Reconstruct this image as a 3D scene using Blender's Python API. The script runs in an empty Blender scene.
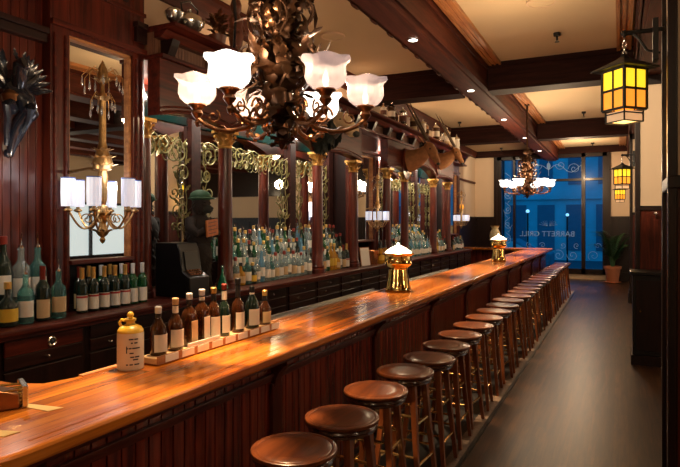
import bpy, math, random
from mathutils import Vector, Matrix, Euler
R = random.Random(7)
PI = math.pi
S = bpy.context.scene
COL = S.collection
H = 1.75
TH = math.atan(281/580)
ORD = ['first','second','third','fourth','fifth','sixth','seventh','eighth','ninth','tenth','eleventh','twelfth','thirteenth','fourteenth','fifteenth','sixteenth','seventeenth','eighteenth','nineteenth','twentieth','twenty-first','twenty-second','twenty-third','twenty-fourth','twenty-fifth','twenty-sixth','twenty-seventh','twenty-eighth','twenty-ninth','thirtieth']

# ------------------------------------------------------------------ materials
def newmat(name):
    m = bpy.data.materials.new(name); m.use_nodes = True
    nt = m.node_tree
    return m, nt, nt.nodes['Principled BSDF']
def plain(name, c, rough=.5, metal=0, emis=None, es=0, trans=0, ior=1.45, coat=0, alpha=1, var=0, vscale=8):
    m, nt, b = newmat(name)
    b.inputs['Base Color'].default_value = (*c, 1)
    b.inputs['Roughness'].default_value = rough
    b.inputs['Metallic'].default_value = metal
    b.inputs['Transmission Weight'].default_value = trans
    b.inputs['IOR'].default_value = ior
    b.inputs['Coat Weight'].default_value = coat
    b.inputs['Coat Roughness'].default_value = .08
    b.inputs['Alpha'].default_value = alpha
    if emis:
        b.inputs['Emission Color'].default_value = (*emis, 1)
        b.inputs['Emission Strength'].default_value = es
    # gentle procedural mottling on everything
    tc = nt.nodes.new('ShaderNodeTexCoord'); n = nt.nodes.new('ShaderNodeTexNoise')
    n.inputs['Scale'].default_value = vscale; n.inputs['Detail'].default_value = 4
    nt.links.new(tc.outputs['Object'], n.inputs['Vector'])
    mx = nt.nodes.new('ShaderNodeMix'); mx.data_type = 'RGBA'
    v = var or .12
    mx.inputs['A'].default_value = (*[x*(1-v) for x in c], 1)
    mx.inputs['B'].default_value = (*[min(1, x*(1+v)) for x in c], 1)
    nt.links.new(n.outputs['Fac'], mx.inputs['Factor'])
    nt.links.new(mx.outputs['Result'], b.inputs['Base Color'])
    return m
def wood(name, c1, c2, axis='Y', rough=.3, coat=.4, scale=1.0, planks=None, spec=.5, bump=.02, p0=.34, p1=.68):
    m, nt, b = newmat(name)
    tc = nt.nodes.new('ShaderNodeTexCoord'); mp = nt.nodes.new('ShaderNodeMapping')
    s = {'X': (.7, 9, 9), 'Y': (9, .7, 9), 'Z': (9, 9, .7)}[axis]
    mp.inputs['Scale'].default_value = [k*scale for k in s]
    nt.links.new(tc.outputs['Object'], mp.inputs['Vector'])
    n = nt.nodes.new('ShaderNodeTexNoise'); n.inputs['Scale'].default_value = 2.2
    n.inputs['Detail'].default_value = 7; n.inputs['Roughness'].default_value = .62; n.inputs['Distortion'].default_value = .6
    nt.links.new(mp.outputs['Vector'], n.inputs['Vector'])
    r = nt.nodes.new('ShaderNodeValToRGB')
    r.color_ramp.elements[0].position = p0; r.color_ramp.elements[0].color = (*c1, 1)
    r.color_ramp.elements[1].position = p1; r.color_ramp.elements[1].color = (*c2, 1)
    nt.links.new(n.outputs['Fac'], r.inputs['Fac'])
    out = r.outputs['Color']
    if planks:
        w, l = planks
        mp2 = nt.nodes.new('ShaderNodeMapping'); mp2.inputs['Rotation'].default_value = (0, 0, PI/2)
        nt.links.new(tc.outputs['Object'], mp2.inputs['Vector'])
        br = nt.nodes.new('ShaderNodeTexBrick')
        br.inputs['Scale'].default_value = 1; br.inputs['Brick Width'].default_value = l; br.inputs['Row Height'].default_value = w
        br.inputs['Mortar Size'].default_value = .0012; br.inputs['Bias'].default_value = 0
        br.inputs['Color1'].default_value = (.6, .6, .6, 1); br.inputs['Color2'].default_value = (1.25, 1.2, 1.1, 1); br.inputs['Mortar'].default_value = (.25, .25, .25, 1)
        nt.links.new(mp2.outputs['Vector'], br.inputs['Vector'])
        mx = nt.nodes.new('ShaderNodeMix'); mx.data_type = 'RGBA'; mx.blend_type = 'MULTIPLY'; mx.inputs['Factor'].default_value = 1
        nt.links.new(out, mx.inputs['A']); nt.links.new(br.outputs['Color'], mx.inputs['B'])
        out = mx.outputs['Result']
    nt.links.new(out, b.inputs['Base Color'])
    b.inputs['Roughness'].default_value = rough
    b.inputs['Coat Weight'].default_value = coat; b.inputs['Coat Roughness'].default_value = .12
    b.inputs['Specular IOR Level'].default_value = spec
    bp = nt.nodes.new('ShaderNodeBump'); bp.inputs['Strength'].default_value = bump*5; bp.inputs['Distance'].default_value = .002
    nt.links.new(n.outputs['Fac'], bp.inputs['Height']); nt.links.new(bp.outputs['Normal'], b.inputs['Normal'])
    return m
M = {}
M['mahog'] = wood('mahogany', (.026, .004, .003), (.115, .018, .008), 'Z', .3, .18, spec=.3)
M['mahogY'] = wood('mahogany_long', (.026, .004, .003), (.11, .017, .008), 'Y', .36, .06, spec=.22)
M['darkwood'] = wood('dark_oak', (.005, .0018, .0018), (.018, .0055, .004), 'Z', .38, .12, spec=.3)
M['darkwoodY'] = wood('dark_oak_long', (.007, .0022, .002), (.024, .007, .005), 'Y', .35, .15, spec=.3)
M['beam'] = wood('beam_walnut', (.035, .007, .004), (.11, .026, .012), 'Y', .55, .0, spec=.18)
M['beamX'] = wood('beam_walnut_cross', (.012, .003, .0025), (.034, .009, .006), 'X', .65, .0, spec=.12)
M['molding'] = wood('honey_molding', (.25, .085, .025), (.55, .24, .08), 'Y', .4, .15)
M['bartop'] = wood('bar_top_cherry', (.34, .075, .008), (.66, .235, .030), 'Y', .24, .22, 1.0, (.062, 2.6), .5, .01)
M['seat'] = wood('stool_seat_wood', (.06, .014, .005), (.20, .055, .016), 'Y', .28, .25, 1.3, p0=.36, p1=.66)
M['leg'] = wood('stool_leg_wood', (.12, .028, .009), (.34, .10, .03), 'Z', .34, .25)
M['rung'] = plain('brass_rung', (.75, .46, .18), .25, metal=.9)
M['floor'] = wood('floor_oak_strip', (.020, .008, .003), (.085, .036, .012), 'Y', .36, .0, 1.2, (.058, 1.3), .3, .01, .38, .66)
M['cream'] = plain('cream_plaster', (.62, .47, .33), .85, var=.05, vscale=2)
M['creamceil'] = plain('cream_ceiling', (.60, .47, .30), .9, var=.06, vscale=1.2)
M['black'] = plain('black_lacquer', (.004, .004, .005), .35)
M['blackmetal'] = plain('black_iron', (.008, .008, .009), .5, metal=.1)
M['ebony'] = plain('ebony_gloss', (.012, .014, .022), .22, coat=.5)
M['mirror'] = plain('mirror', (.80, .82, .82), .015, metal=1, var=.01)
M['gold'] = plain('gilt', (.50, .28, .075), .4, metal=.8, var=.5, vscale=30)
M['gilt2'] = plain('gilt_scroll', (.17, .155, .055), .45, metal=.4, var=.4, vscale=20)
M['antique'] = plain('antique_gilt', (.46, .28, .11), .34, metal=.85, var=.6, vscale=30)
M['brass'] = plain('polished_brass', (.85, .58, .20), .12, metal=1, var=.08)
M['bronze'] = plain('aged_bronze', (.055, .024, .011), .33, metal=.7, var=.8, vscale=24)
M['bronze2'] = plain('red_bronze', (.26, .12, .055), .3, metal=.85, var=.5, vscale=20)
M['steel'] = plain('brushed_steel', (.55, .55, .54), .28, metal=1)
M['silver'] = plain('silver', (.72, .70, .66), .22, metal=1)
M['teal'] = plain('teal_glass', (.0006, .010, .009), .1, coat=.1, var=.7, vscale=5)
M['shade_on'] = plain('opal_shade_bright', (.9, .88, .85), .4, emis=(1, .93, .82), es=2.4, var=.02)
M['shade_dim'] = plain('opal_shade_lilac', (.72, .66, .70), .25, emis=(.86, .72, .84), es=.13, var=.12, vscale=12, alpha=.55)
M['bulb'] = plain('bulb_glow', (1, .9, .7), .4, emis=(1, .82, .5), es=14)
M['tube_shade'] = plain('pleated_white_shade', (.85, .86, .9), .6, emis=(.72, .80, 1), es=.5, var=.05, vscale=40)
M['dome'] = plain('glowing_dome', (.95, .9, .75), .35, emis=(1, .86, .60), es=3.5, var=.04)
M['downlight'] = plain('downlight_lens', (1, .95, .85), .4, emis=(1, .92, .78), es=14)
M['amberglass'] = plain('amber_glass', (.9, .45, .05), .3, emis=(1, .33, .03), es=.95, var=.3, vscale=9)
M['yellowglass'] = plain('yellow_glass', (.95, .7, .1), .3, emis=(1, .62, .02), es=1.25, var=.25, vscale=9)
M['clearcream'] = plain('cream_glass', (.8, .6, .4), .2, emis=(.9, .55, .3), es=.45)
M['terracotta'] = plain('terracotta', (.42, .15, .07), .7)
M['soil'] = plain('soil', (.02, .013, .009), .95)
M['leaf'] = plain('palm_green', (.035, .11, .035), .45, var=.5)
M['paper'] = plain('aged_paper', (.62, .45, .20), .7)
M['paperw'] = plain('white_card', (.92, .90, .84), .6)
M['lab_w'] = plain('label_white', (.80, .76, .68), .55)
M['lab_tan'] = plain('label_tan', (.62, .44, .24), .55)
M['lab_y'] = plain('label_yellow', (.75, .50, .05), .5)
M['lab_r'] = plain('label_red', (.40, .03, .03), .5)
M['foil_r'] = plain('foil_red', (.22, .03, .02), .35, metal=.4)
M['foil_g'] = plain('foil_gold', (.70, .45, .14), .35, metal=.7)
M['cap_b'] = plain('cap_black', (.012, .012, .014), .4)
M['cap_w'] = plain('cap_pale', (.62, .64, .68), .35)
M['cork'] = plain('cork', (.62, .40, .20), .7)
def glassy(name, c, t=.55, rough=.08):
    return plain(name, c, rough, trans=t, ior=1.42, coat=.3, var=.15)
M['g_clear'] = glassy('glass_clear', (.70, .85, .84), .8, .04)
M['g_teal'] = glassy('glass_teal', (.22, .62, .60), .85, .04)
M['g_green'] = glassy('glass_green', (.01, .11, .035), .4, .05)
M['g_dark'] = glassy('glass_dark', (.010, .022, .016), .15)
M['g_amber'] = glassy('glass_amber', (.50, .17, .03), .45)
M['g_whisky'] = glassy('whisky_glass', (.07, .020, .005), .4, .05)
M['g_bluec'] = glassy('glass_blue', (.25, .52, .72), .6)
M['g_gold'] = glassy('glass_golden', (.78, .40, .04), .5)
M['crystal'] = glassy('crystal', (.9, .92, .95), .8, .03)
M['stone'] = plain('stoneware_cream', (.70, .62, .52), .35, coat=.4)
M['stone_y'] = plain('stoneware_ochre', (.72, .45, .05), .3, coat=.5)
M['ink'] = plain('ink', (.03, .03, .05), .6)
M['fur_tan'] = plain('tan_hide', (.30, .135, .05), .75, var=.6, vscale=14)
M['fur_dark'] = plain('dark_mane', (.020, .024, .020), .75, var=.6, vscale=30)
M['fur_pale'] = plain('pale_hide', (.50, .36, .20), .65, var=.4, vscale=16)
M['horn'] = plain('horn', (.09, .065, .045), .4, var=.4, vscale=30)
M['shaggy'] = plain('shaggy_brown', (.016, .010, .008), .8, var=.7, vscale=40)
M['greenhat'] = plain('green_felt', (.02, .07, .035), .7)
M['orangewood'] = plain('orange_board', (.42, .12, .025), .5, var=.5, vscale=30)
M['carved'] = plain('carved_red_wood', (.12, .035, .018), .45, var=.5, vscale=14)
M['tile'] = plain('speckled_tile', (.16, .11, .085), .5, var=.8, vscale=60)
M['nightblue'] = plain('night_facade', (.25, .50, .55), .9, var=.4, vscale=.8)
M['nightdark'] = plain('night_dark', (.06, .16, .22), .9)
M['etch'] = plain('etched_glass', (.75, .85, .9), .6, emis=None)
M['asphalt'] = plain('asphalt', (.05, .07, .09), .9)
def glasspane():
    m = bpy.data.materials.new('window_glass'); m.use_nodes = True; nt = m.node_tree; nt.nodes.clear()
    o = nt.nodes.new('ShaderNodeOutputMaterial'); t = nt.nodes.new('ShaderNodeBsdfTransparent'); g = nt.nodes.new('ShaderNodeBsdfGlossy')
    t.inputs[0].default_value = (.60, .86, 1, 1); g.inputs['Roughness'].default_value = .25
    n = nt.nodes.new('ShaderNodeTexNoise'); n.inputs['Scale'].default_value = 3
    mx = nt.nodes.new('ShaderNodeMixShader'); mr = nt.nodes.new('ShaderNodeMapRange')
    mr.inputs['To Min'].default_value = .001; mr.inputs['To Max'].default_value = .005
    nt.links.new(n.outputs['Fac'], mr.inputs['Value']); nt.links.new(mr.outputs['Result'], mx.inputs[0])
    nt.links.new(t.outputs[0], mx.inputs[1]); nt.links.new(g.outputs[0], mx.inputs[2]); nt.links.new(mx.outputs[0], o.inputs[0])
    return m
M['pane'] = glasspane()
M['frost'] = plain('frosted_lit_window', (.8, .85, .85), .8, emis=(.72, .85, .86), es=.8, var=.1, vscale=1)
# translucent etched ornament that glows with the dusk behind it
def etchm():
    m = bpy.data.materials.new('etched_pale'); m.use_nodes = True; nt = m.node_tree; nt.nodes.clear()
    o = nt.nodes.new('ShaderNodeOutputMaterial'); t = nt.nodes.new('ShaderNodeBsdfTranslucent'); d = nt.nodes.new('ShaderNodeBsdfDiffuse')
    t.inputs[0].default_value = (.8, .95, 1, 1); d.inputs[0].default_value = (.45, .6, .7, 1)
    a = nt.nodes.new('ShaderNodeMixShader'); a.inputs[0].default_value = .4
    nt.links.new(t.outputs[0], a.inputs[1]); nt.links.new(d.outputs[0], a.inputs[2]); nt.links.new(a.outputs[0], o.inputs[0])
    return m
M['etch'] = etchm()

# ------------------------------------------------------------------ mesh builder
class MB:
    def __init__(s): s.v = []; s.f = []
    def add(s, vs, fs):
        n = len(s.v); s.v += [tuple(p) for p in vs]; s.f += [tuple(i+n for i in f) for f in fs]; return s
    def box(s, x0, x1, y0, y1, z0, z1, mat=None):
        vs = [Vector(p) for p in ((x0,y0,z0),(x1,y0,z0),(x1,y1,z0),(x0,y1,z0),(x0,y0,z1),(x1,y0,z1),(x1,y1,z1),(x0,y1,z1))]
        if mat: vs = [mat @ p for p in vs]
        return s.add(vs, [(0,3,2,1),(4,5,6,7),(0,1,5,4),(1,2,6,5),(2,3,7,6),(3,0,4,7)])
    def lathe(s, prof, n=16, c=(0,0,0), mat=None, ruffle=None, cap=True):
        vs = []; fs = []
        for i, (r, z) in enumerate(prof):
            for k in range(n):
                a = 2*PI*k/n; rr = r; zz = z
                if ruffle: rr, zz = ruffle(i, a, r, z)
                p = Vector((c[0]+rr*math.cos(a), c[1]+rr*math.sin(a), c[2]+zz))
                vs.append(mat @ p if mat else p)
        for i in range(len(prof)-1):
            for k in range(n):
                k2 = (k+1) % n
                fs.append((i*n+k, i*n+k2, (i+1)*n+k2, (i+1)*n+k))
        if cap and prof[0][0] > 1e-4: fs.append(tuple(reversed(range(n))))
        if cap and prof[-1][0] > 1e-4 and not ruffle: fs.append(tuple((len(prof)-1)*n+k for k in range(n)))
        return s.add(vs, fs)
    def arc(s, r, z0, z1, a0, a1, n=10, th=.0012, c=(0,0)):
        vs = []; fs = []
        for rr in (r, r+th):
            for z in (z0, z1):
                for k in range(n+1):
                    a = a0+(a1-a0)*k/n; vs.append((c[0]+rr*math.cos(a), c[1]+rr*math.sin(a), z))
        m = n+1
        for k in range(n):
            fs.append((2*m+k, 2*m+k+1, 3*m+k+1, 3*m+k)); fs.append((k+1, k, m+k, m+k+1))
            fs.append((m+k, 3*m+k, 3*m+k+1, m+k+1)); fs.append((k, k+1, 2*m+k+1, 2*m+k))
        fs.append((0, 2*m, 3*m, m)); fs.append((n, m+n, 3*m+n, 2*m+n))
        return s.add(vs, fs)
    def tube(s, pts, r, n=6, sq=None, cap=True):
        pts = [Vector(p) for p in pts]; m = len(pts)
        rs = r if isinstance(r, (list, tuple)) else [r]*m
        t = (pts[1]-pts[0]).normalized(); up = Vector((0,0,1)) if abs(t.z) < .9 else Vector((1,0,0))
        nx = t.cross(up).normalized(); vs = []; fs = []
        for i in range(m):
            t = (pts[min(i+1, m-1)]-pts[max(i-1, 0)])
            t = t.normalized() if t.length > 1e-9 else Vector((0,0,1))
            nx = (nx - t*nx.dot(t))
            nx = nx.normalized() if nx.length > 1e-6 else t.orthogonal().normalized()
            ny = t.cross(nx)
            for k in range(n):
                a = 2*PI*k/n + (PI/4 if n == 4 else 0)
                q = (1, 1) if sq is None else sq
                vs.append(pts[i]+nx*(rs[i]*math.cos(a)*q[0])+ny*(rs[i]*math.sin(a)*q[1]))
        for i in range(m-1):
            for k in range(n):
                k2 = (k+1) % n; fs.append((i*n+k, i*n+k2, (i+1)*n+k2, (i+1)*n+k))
        if cap: fs.append(tuple(reversed(range(n)))); fs.append(tuple((m-1)*n+k for k in range(n)))
        return s.add(vs, fs)
    def ball(s, c, r, n=10, mat=None):
        rx, ry, rz = (r, r, r) if not isinstance(r, (tuple, list)) else r
        prof = []; k = max(4, n//2)
        vs = []; fs = []
        for i in range(k+1):
            a = -PI/2+PI*i/k
            for j in range(n):
                b = 2*PI*j/n
                p = Vector((rx*math.cos(a)*math.cos(b), ry*math.cos(a)*math.sin(b), rz*math.sin(a)))
                if mat: p = mat @ p
                vs.append(p+Vector(c))
        for i in range(k):
            for j in range(n):
                j2 = (j+1) % n; fs.append((i*n+j, i*n+j2, (i+1)*n+j2, (i+1)*n+j))
        return s.add(vs, fs)
    def prism(s, poly, z0, z1, plane='XY'):
        f = {'XY': lambda a, b, c: (a, b, c), 'YZ': lambda a, b, c: (c, a, b), 'XZ': lambda a, b, c: (a, c, b)}[plane]
        n = len(poly)
        vs = [f(a, b, z0) for a, b in poly]+[f(a, b, z1) for a, b in poly]
        fs = [tuple(reversed(range(n))), tuple(range(n, 2*n))]+[(i, (i+1) % n, n+(i+1) % n, n+i) for i in range(n)]
        return s.add(vs, fs)
    def leaf(s, p, d, up, L, W, curl=.6, seg=6, jag=.35, cup=.25):
        p = Vector(p); d = Vector(d).normalized(); up = Vector(up).normalized(); sd = d.cross(up)
        sd = sd.normalized() if sd.length > 1e-6 else Vector((1,0,0))
        up = sd.cross(d); vs = []; fs = []
        pos = p.copy(); ang = 0
        for i in range(seg+1):
            t = i/seg; w = W*math.sin(PI*min(1, .12+t*.88))**.8*(1+jag*(1 if i % 2 else -1)) if i < seg else W*.02
            dd = d*math.cos(ang)+up*math.sin(ang); nn = up*math.cos(ang)-d*math.sin(ang)
            vs += [pos-sd*w+nn*w*cup, pos, pos+sd*w+nn*w*cup]
            pos = pos+dd*(L/seg); ang += curl/seg*2
        for i in range(seg):
            a = 3*i; fs += [(a, a+1, a+4, a+3), (a+1, a+2, a+5, a+4)]
        n = len(vs); vs2 = [v+Vector((0,0,.0015)) for v in vs]
        fs2 = [tuple(reversed([q+n for q in f])) for f in fs]
        return s.add(vs+vs2, fs+fs2)
    def xf(s, mat):
        s.v = [tuple(mat @ Vector(p)) for p in s.v]; return s
    def build(s, name, mat, parent=None, world=True, smooth=True, bevel=0, label=None, loc=None):
        off = Vector((0,0,0))
        if parent is not None and world:
            q = parent
            while q is not None: off += Vector(q.location); q = q.parent
        if loc is not None: off = Vector(loc)
        me = bpy.data.meshes.new(name)
        me.from_pydata([tuple(Vector(p)-off) for p in s.v], [], s.f)
        me.materials.append(mat if not isinstance(mat, str) else M[mat])
        if smooth:
            me.polygons.foreach_set('use_smooth', [True]*len(me.polygons))
            me.set_sharp_from_angle(angle=math.radians(38))
        me.update()
        o = bpy.data.objects.new(name, me); COL.objects.link(o)
        if parent is not None: o.parent = parent
        if loc is not None: o.location = loc
        if bevel:
            b = o.modifiers.new('bevel', 'BEVEL'); b.width = bevel; b.segments = 2; b.limit_method = 'ANGLE'
        if label: o['label'] = label
        return o
def tag(o, label, cat, group=None):
    o['label'] = label; o['category'] = cat
    if group: o['group'] = group
    return o
def thing(name, label, cat, loc=(0,0,0), rz=0, group=None):
    o = bpy.data.objects.new(name, None); COL.objects.link(o); o.location = loc; o.rotation_euler = (0,0,rz)
    o.empty_display_size = .1
    return tag(o, label, cat, group)
def struct(o): o['kind'] = 'structure'; return o
def dup(src, loc, rz=None, label=None, group=None, scale=None):
    def cp(o, par):
        c = o.copy(); COL.objects.link(c); c.parent = par
        for ch in kids.get(o.name, []): cp(ch, c)
        return c
    kids = {}
    st = [src]
    while st:
        q = st.pop(); kids[q.name] = list(q.children); st += kids[q.name]
    r = cp(src, None); r.location = loc
    if rz is not None: r.rotation_euler = (0,0,rz)
    if scale: r.scale = scale
    if label: r['label'] = label
    if group: r['group'] = group
    return r
def spiral(c, r0, turns, a0, plane='YZ', sgn=1, n=26, grow=0.0):
    pts = []
    for i in range(n+1):
        t = i/n; r = r0*(1-t)**.8+.004; a = a0+sgn*turns*2*PI*t
        u, w = r*math.cos(a), r*math.sin(a)
        pts.append((c[0], c[1]+u, c[2]+w) if plane == 'YZ' else (c[0]+u, c[1], c[2]+w))
    return pts
def point(name, loc, e, col=(1,.72,.42), r=.04):
    l = bpy.data.lights.new(name, 'POINT'); l.energy = e; l.color = col; l.shadow_soft_size = r
    o = bpy.data.objects.new(name, l); COL.objects.link(o); o.location = loc; return o
def spot(name, loc, e, col=(1,.74,.45), size=70, r=.05, tgt=None, blend=.6):
    l = bpy.data.lights.new(name, 'SPOT'); l.energy = e; l.color = col; l.shadow_soft_size = r; l.spot_size = math.radians(size); l.spot_blend = blend
    o = bpy.data.objects.new(name, l); COL.objects.link(o); o.location = loc
    if tgt: o.rotation_euler = (Vector(tgt)-Vector(loc)).to_track_quat('-Z', 'Y').to_euler()
    return o

# ------------------------------------------------------------------ setting
ZC = 4.05; ZB = 3.65; XR = 8.6; YE = 19.2; YN = -3.0; XL = -3.86; XL2 = -4.34
struct(MB().box(-4.6, 9.0, -3.3, 19.5, -.12, 0).build('floor', 'floor', smooth=False))
struct(MB().box(-4.6, 9.0, -3.3, 19.5, ZC, ZC+.15).build('ceiling', 'creamceil', smooth=False))
struct(MB().box(XL-.2, XL, -3, 14.05, 0, ZC).build('wall_left', 'cream', smooth=False))
# far part of the left wall, with a dark door
struct(MB().box(XL2-.2, XL2, 14.05, YE, 0, ZC).box(XL2, XL, 14.0, 14.05, 0, ZC).build('wall_left_far', 'cream', smooth=False))
struct(MB().box(XR, XR+.2, YN, 8.5, 0, ZC).box(XR, XR+.2, 18.5, YE, 0, ZC).box(XR, XR+.2, 8.5, 18.5, 0, .6).box(XR, XR+.2, 8.5, 18.5, 2.4, ZC).build('wall_right', 'cream', smooth=False))
struct(MB().box(-4.6, 9.0, YN-.2, YN, 0, ZC).build('wall_near', 'cream', smooth=False))
WX0, WX1, WZ1 = -3.62, -.38, 3.86
struct(MB().box(-4.6, WX0, YE, YE+.25, 0, ZC).box(WX1, 9.0, YE, YE+.25, 0, ZC).box(WX0, WX1, YE, YE+.25, WZ1, ZC).box(WX0, WX1, YE, YE+.25, 0, .16).build('wall_far', 'cream', smooth=False))
# wainscots (structure)
def panelled(mb, axis, a0, a1, c, z0, z1, sgn, n):
    w = (a1-a0)/n
    for i in range(n):
        p0, p1 = a0+i*w+.05, a0+(i+1)*w-.05
        for q0, q1, r0, r1 in ((p0, p1, z0+.08, z0+.11), (p0, p1, z1-.14, z1-.11), (p0, p0+.03, z0+.08, z1-.11), (p1-.03, p1, z0+.08, z1-.11)):
            if axis == 'X': mb.box(q0, q1, min(c, c+sgn*.018), max(c, c+sgn*.018), r0, r1)
            else: mb.box(min(c, c+sgn*.018), max(c, c+sgn*.018), q0, q1, r0, r1)
w = MB().box(-4.3, WX0-.1, YE-.05, YE, 0, 1.9).box(WX1+.1, XR-.05, YE-.05, YE, 0, 1.9)
w.box(-4.3, WX0-.1, YE-.08, YE-.05, 1.86, 1.92).box(WX1+.1, XR-.05, YE-.08, YE-.05, 1.86, 1.92)
panelled(w, 'X', WX1+.1, XR-.1, YE-.05, .15, 1.86, -1, 12)
w.box(1.0, XR, YE-.06, YE, 2.75, ZC-.2)  # dark frieze added to darken what the back-bar mirrors reflect
struct(w.build('trim_1', 'darkwood', smooth=False))
w = MB().box(XR-.05, XR, YN, YE-.05, 0, .55).box(XR-.07, XR, YN, YE-.05, .53, .6)
panelled(w, 'Y', YN, YE-.05, XR-.05, .08, .53, -1, 24)
struct(w.build('trim_2', 'darkwood', smooth=False))
w = MB().box(XL2, XL2+.05, 14.06, YE-.06, 0, 1.9).box(XL2, XL2+.08, 14.06, YE-.09, 1.86, 1.92)
struct(w.build('trim_3', 'darkwood', smooth=False))
# frosted lit window in right wall (seen in the mirrors)
wf = MB()
for y in (8.5, 10.2, 11.9, 13.6, 15.3, 17, 18.42): wf.box(XR-.03, XR+.06, y, y+.08, .6, 2.4)
wf.box(XR-.03, XR+.06, 8.5, 18.5, 2.32, 2.4).box(XR-.03, XR+.06, 8.5, 18.5, .6, .66)
wo = struct(wf.build('window_2', 'darkwood', smooth=False))
MB().box(XR+.06, XR+.07, 8.5, 18.5, .6, 2.4).build('pane', 'frost', wo, smooth=False)
# main long beams
def longbeam(name, x0, x1):
    b = MB().box(x0, x1, YN, YE, ZB+.03, ZC)
    b.box(x0+.05, x1-.05, YN, YE, ZB, ZB+.03)
    for xx in (x0, x1): b.box(xx-.025, xx+.025, YN, YE, ZC-.10, ZC)
    for xx in (x0, x1): b.box(xx-.015, xx+.015, YN, YE, ZB+.03, ZB+.07)
    return struct(b.build(name, 'beam', smooth=False))
longbeam('trim_4', -2.13, -1.76)
longbeam('trim_5', .17, .62)
sc = MB()
for i in range(36): sc.ball((-2.14, 3.4+i*.44, ZB+.04), (.022, .11, .032), 8)
struct(sc.build('trim_6', 'beam'))
def cross(name, y, xs):
    b = MB()
    for x0, x1 in xs:
        b.box(x0, x1, y, y+.36, ZB, ZC).box(x0, x1, y-.03, y+.39, ZC-.07, ZC-.001)
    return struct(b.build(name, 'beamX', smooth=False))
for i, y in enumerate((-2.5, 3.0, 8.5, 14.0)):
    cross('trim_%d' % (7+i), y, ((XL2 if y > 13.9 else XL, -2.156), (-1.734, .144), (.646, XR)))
struct(MB().box(XL2, XR, YE-.14, YE, ZC-.2, ZC).build('trim_11', 'beamX', smooth=False))
k = 12
for x0 in (2.0, 3.1, 4.3, 5.6, 7.0):
    for y0, y1 in ((YN, 2.97), (3.4, 8.47), (8.9, 13.97), (14.4, YE-.15)):
        struct(MB().box(x0, x0+.36, y0, y1, ZB+.05, ZC).build('trim_%d' % k, 'beam', smooth=False)); k += 1
# honey coloured stepped mouldings set in from the beams
for x0, x1 in ((-1.715, -1.54), (-.05, .12), (.66, .83)):
    for y0, y1 in ((YN, 2.97), (3.4, 8.47), (8.9, 13.97), (14.4, YE-.15)):
        b = MB()
        for a, c, z in ((0, .04, .05), (.04, .075, .03), (.075, .10, .045), (.10, .14, .03), (.14, .17, .05)):
            b.box(x0+a, x0+c, y0, y1, ZC-z, ZC)
        struct(b.build('trim_%d' % k, 'molding', smooth=False)); k += 1
# crown on left wall
b = MB().prism([(XL, ZC-.24), (XL+.04, ZC-.24), (XL+.12, ZC-.05), (XL+.12, ZC), (XL, ZC)], YN, 13.99, 'XZ')
struct(b.build('trim_%d' % k, 'beam', smooth=False)); k += 1
b = MB().prism([(XL2, ZC-.2), (XL2+.04, ZC-.2), (XL2+.1, ZC-.05), (XL2+.1, ZC), (XL2, ZC)], 14.4, YE-.14, 'XZ')
b.box(XL2, XL2+.04, 14.4, YE-.1, 3.0, 3.06)
struct(b.build('trim_%d' % k, 'beam', smooth=False)); k += 1
# floor border: speckled tile strip and dark rail in front of the stools
struct(MB().box(-1.74, -1.16, 1.2, 15.7, 0, .004).build('trim_%d' % k, plain('dark_mat', (.012, .012, .014), .5), smooth=False)); k += 1
struct(MB().box(-1.16, -1.06, 1.2, 15.7, 0, .008).build('trim_%d' % k, 'tile', smooth=False)); k += 1
struct(MB().box(-1.06, -1.03, 1.2, 15.7, 0, .014).build('trim_%d' % k, 'black', smooth=False)); k += 1
# door in the far left wall
d = MB().box(XL2+.05, XL2+.10, 15.2, 16.5, 0, 2.85)
for y in (15.12, 16.42): d.box(XL2+.05, XL2+.15, y, y+.16, 0, 2.95)
d.box(XL2+.05, XL2+.15, 15.12, 16.58, 2.85, 3.0)
do = struct(d.build('door_1', 'darkwood', smooth=False))
MB().ball((XL2+.16, 15.45, 1.0), .03, 10).build('door_knob', 'brass', do)
MB().box(XL2+.10, XL2+.106, 15.45, 16.25, 1.5, 2.6).build('door_glass', 'mirror', do, smooth=False)

# window at the far end
f = MB(); YW = YE-.04
for x0, x1 in ((WX0, WX0+.14), (WX1-.12, WX1), (-3.12, -3.05), (-1.09, -.98)): f.box(x0, x1, YW, YW+.22, .16, WZ1)
f.box(WX0, WX1, YW, YW+.22, WZ1-.12, WZ1).box(WX0, WX1, YW, YW+.22, .16, .32)
f.box(-3.05, WX1, YW+.02, YW+.2, 3.02, 3.09)
f.box(WX0-.10, WX0, YE-.06, YE, 0, WZ1+.1).box(WX1, WX1+.1, YE-.06, YE, 0, WZ1+.1).box(WX0-.1, WX1+.1, YE-.06, YE, WZ1, WZ1+.1)
win = struct(f.build('window_1', 'darkwood', smooth=False))
MB().box(WX0+.1, WX1-.1, YE+.08, YE+.088, .3, WZ1-.1).build('pane', 'pane', win, smooth=False)
e = MB(); ye = YE+.07
def sp(c, r, t, a, s=1, rad=.008): e.tube(spiral((c[0], ye, c[1]), r, t, a, 'XZ', s), rad, 5)
cx = -2.05
for s in (-1, 1):
    e.tube([(cx+s*(.05+.09*i), ye, 3.42+.13*math.sin(i*.7)) for i in range(11)], .009, 5)
    sp((cx+s*.35, 3.52), .14, 1.4, PI if s > 0 else 0, s); sp((cx+s*.75, 3.40), .17, 1.5, 0 if s < 0 else PI, -s)
    e.tube([(cx+s*.95, ye, 3.6-.02*i*i*.3) for i in range(8)], .007, 5)
e.ball((cx, ye, 3.5), (.06, .008, .12), 10); e.tube([(cx, ye, 3.2), (cx, ye, 3.7)], .008, 5)
for i in range(6):
    z = .7+i*.48
    sp((-3.3, z), .13, 1.3, (i % 2)*PI, 1 if i % 2 else -1); e.tube([(-3.3+.09*math.sin(j*.9+i*PI), ye, z-.24+j*.06) for j in range(9)], .008, 5)
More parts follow.
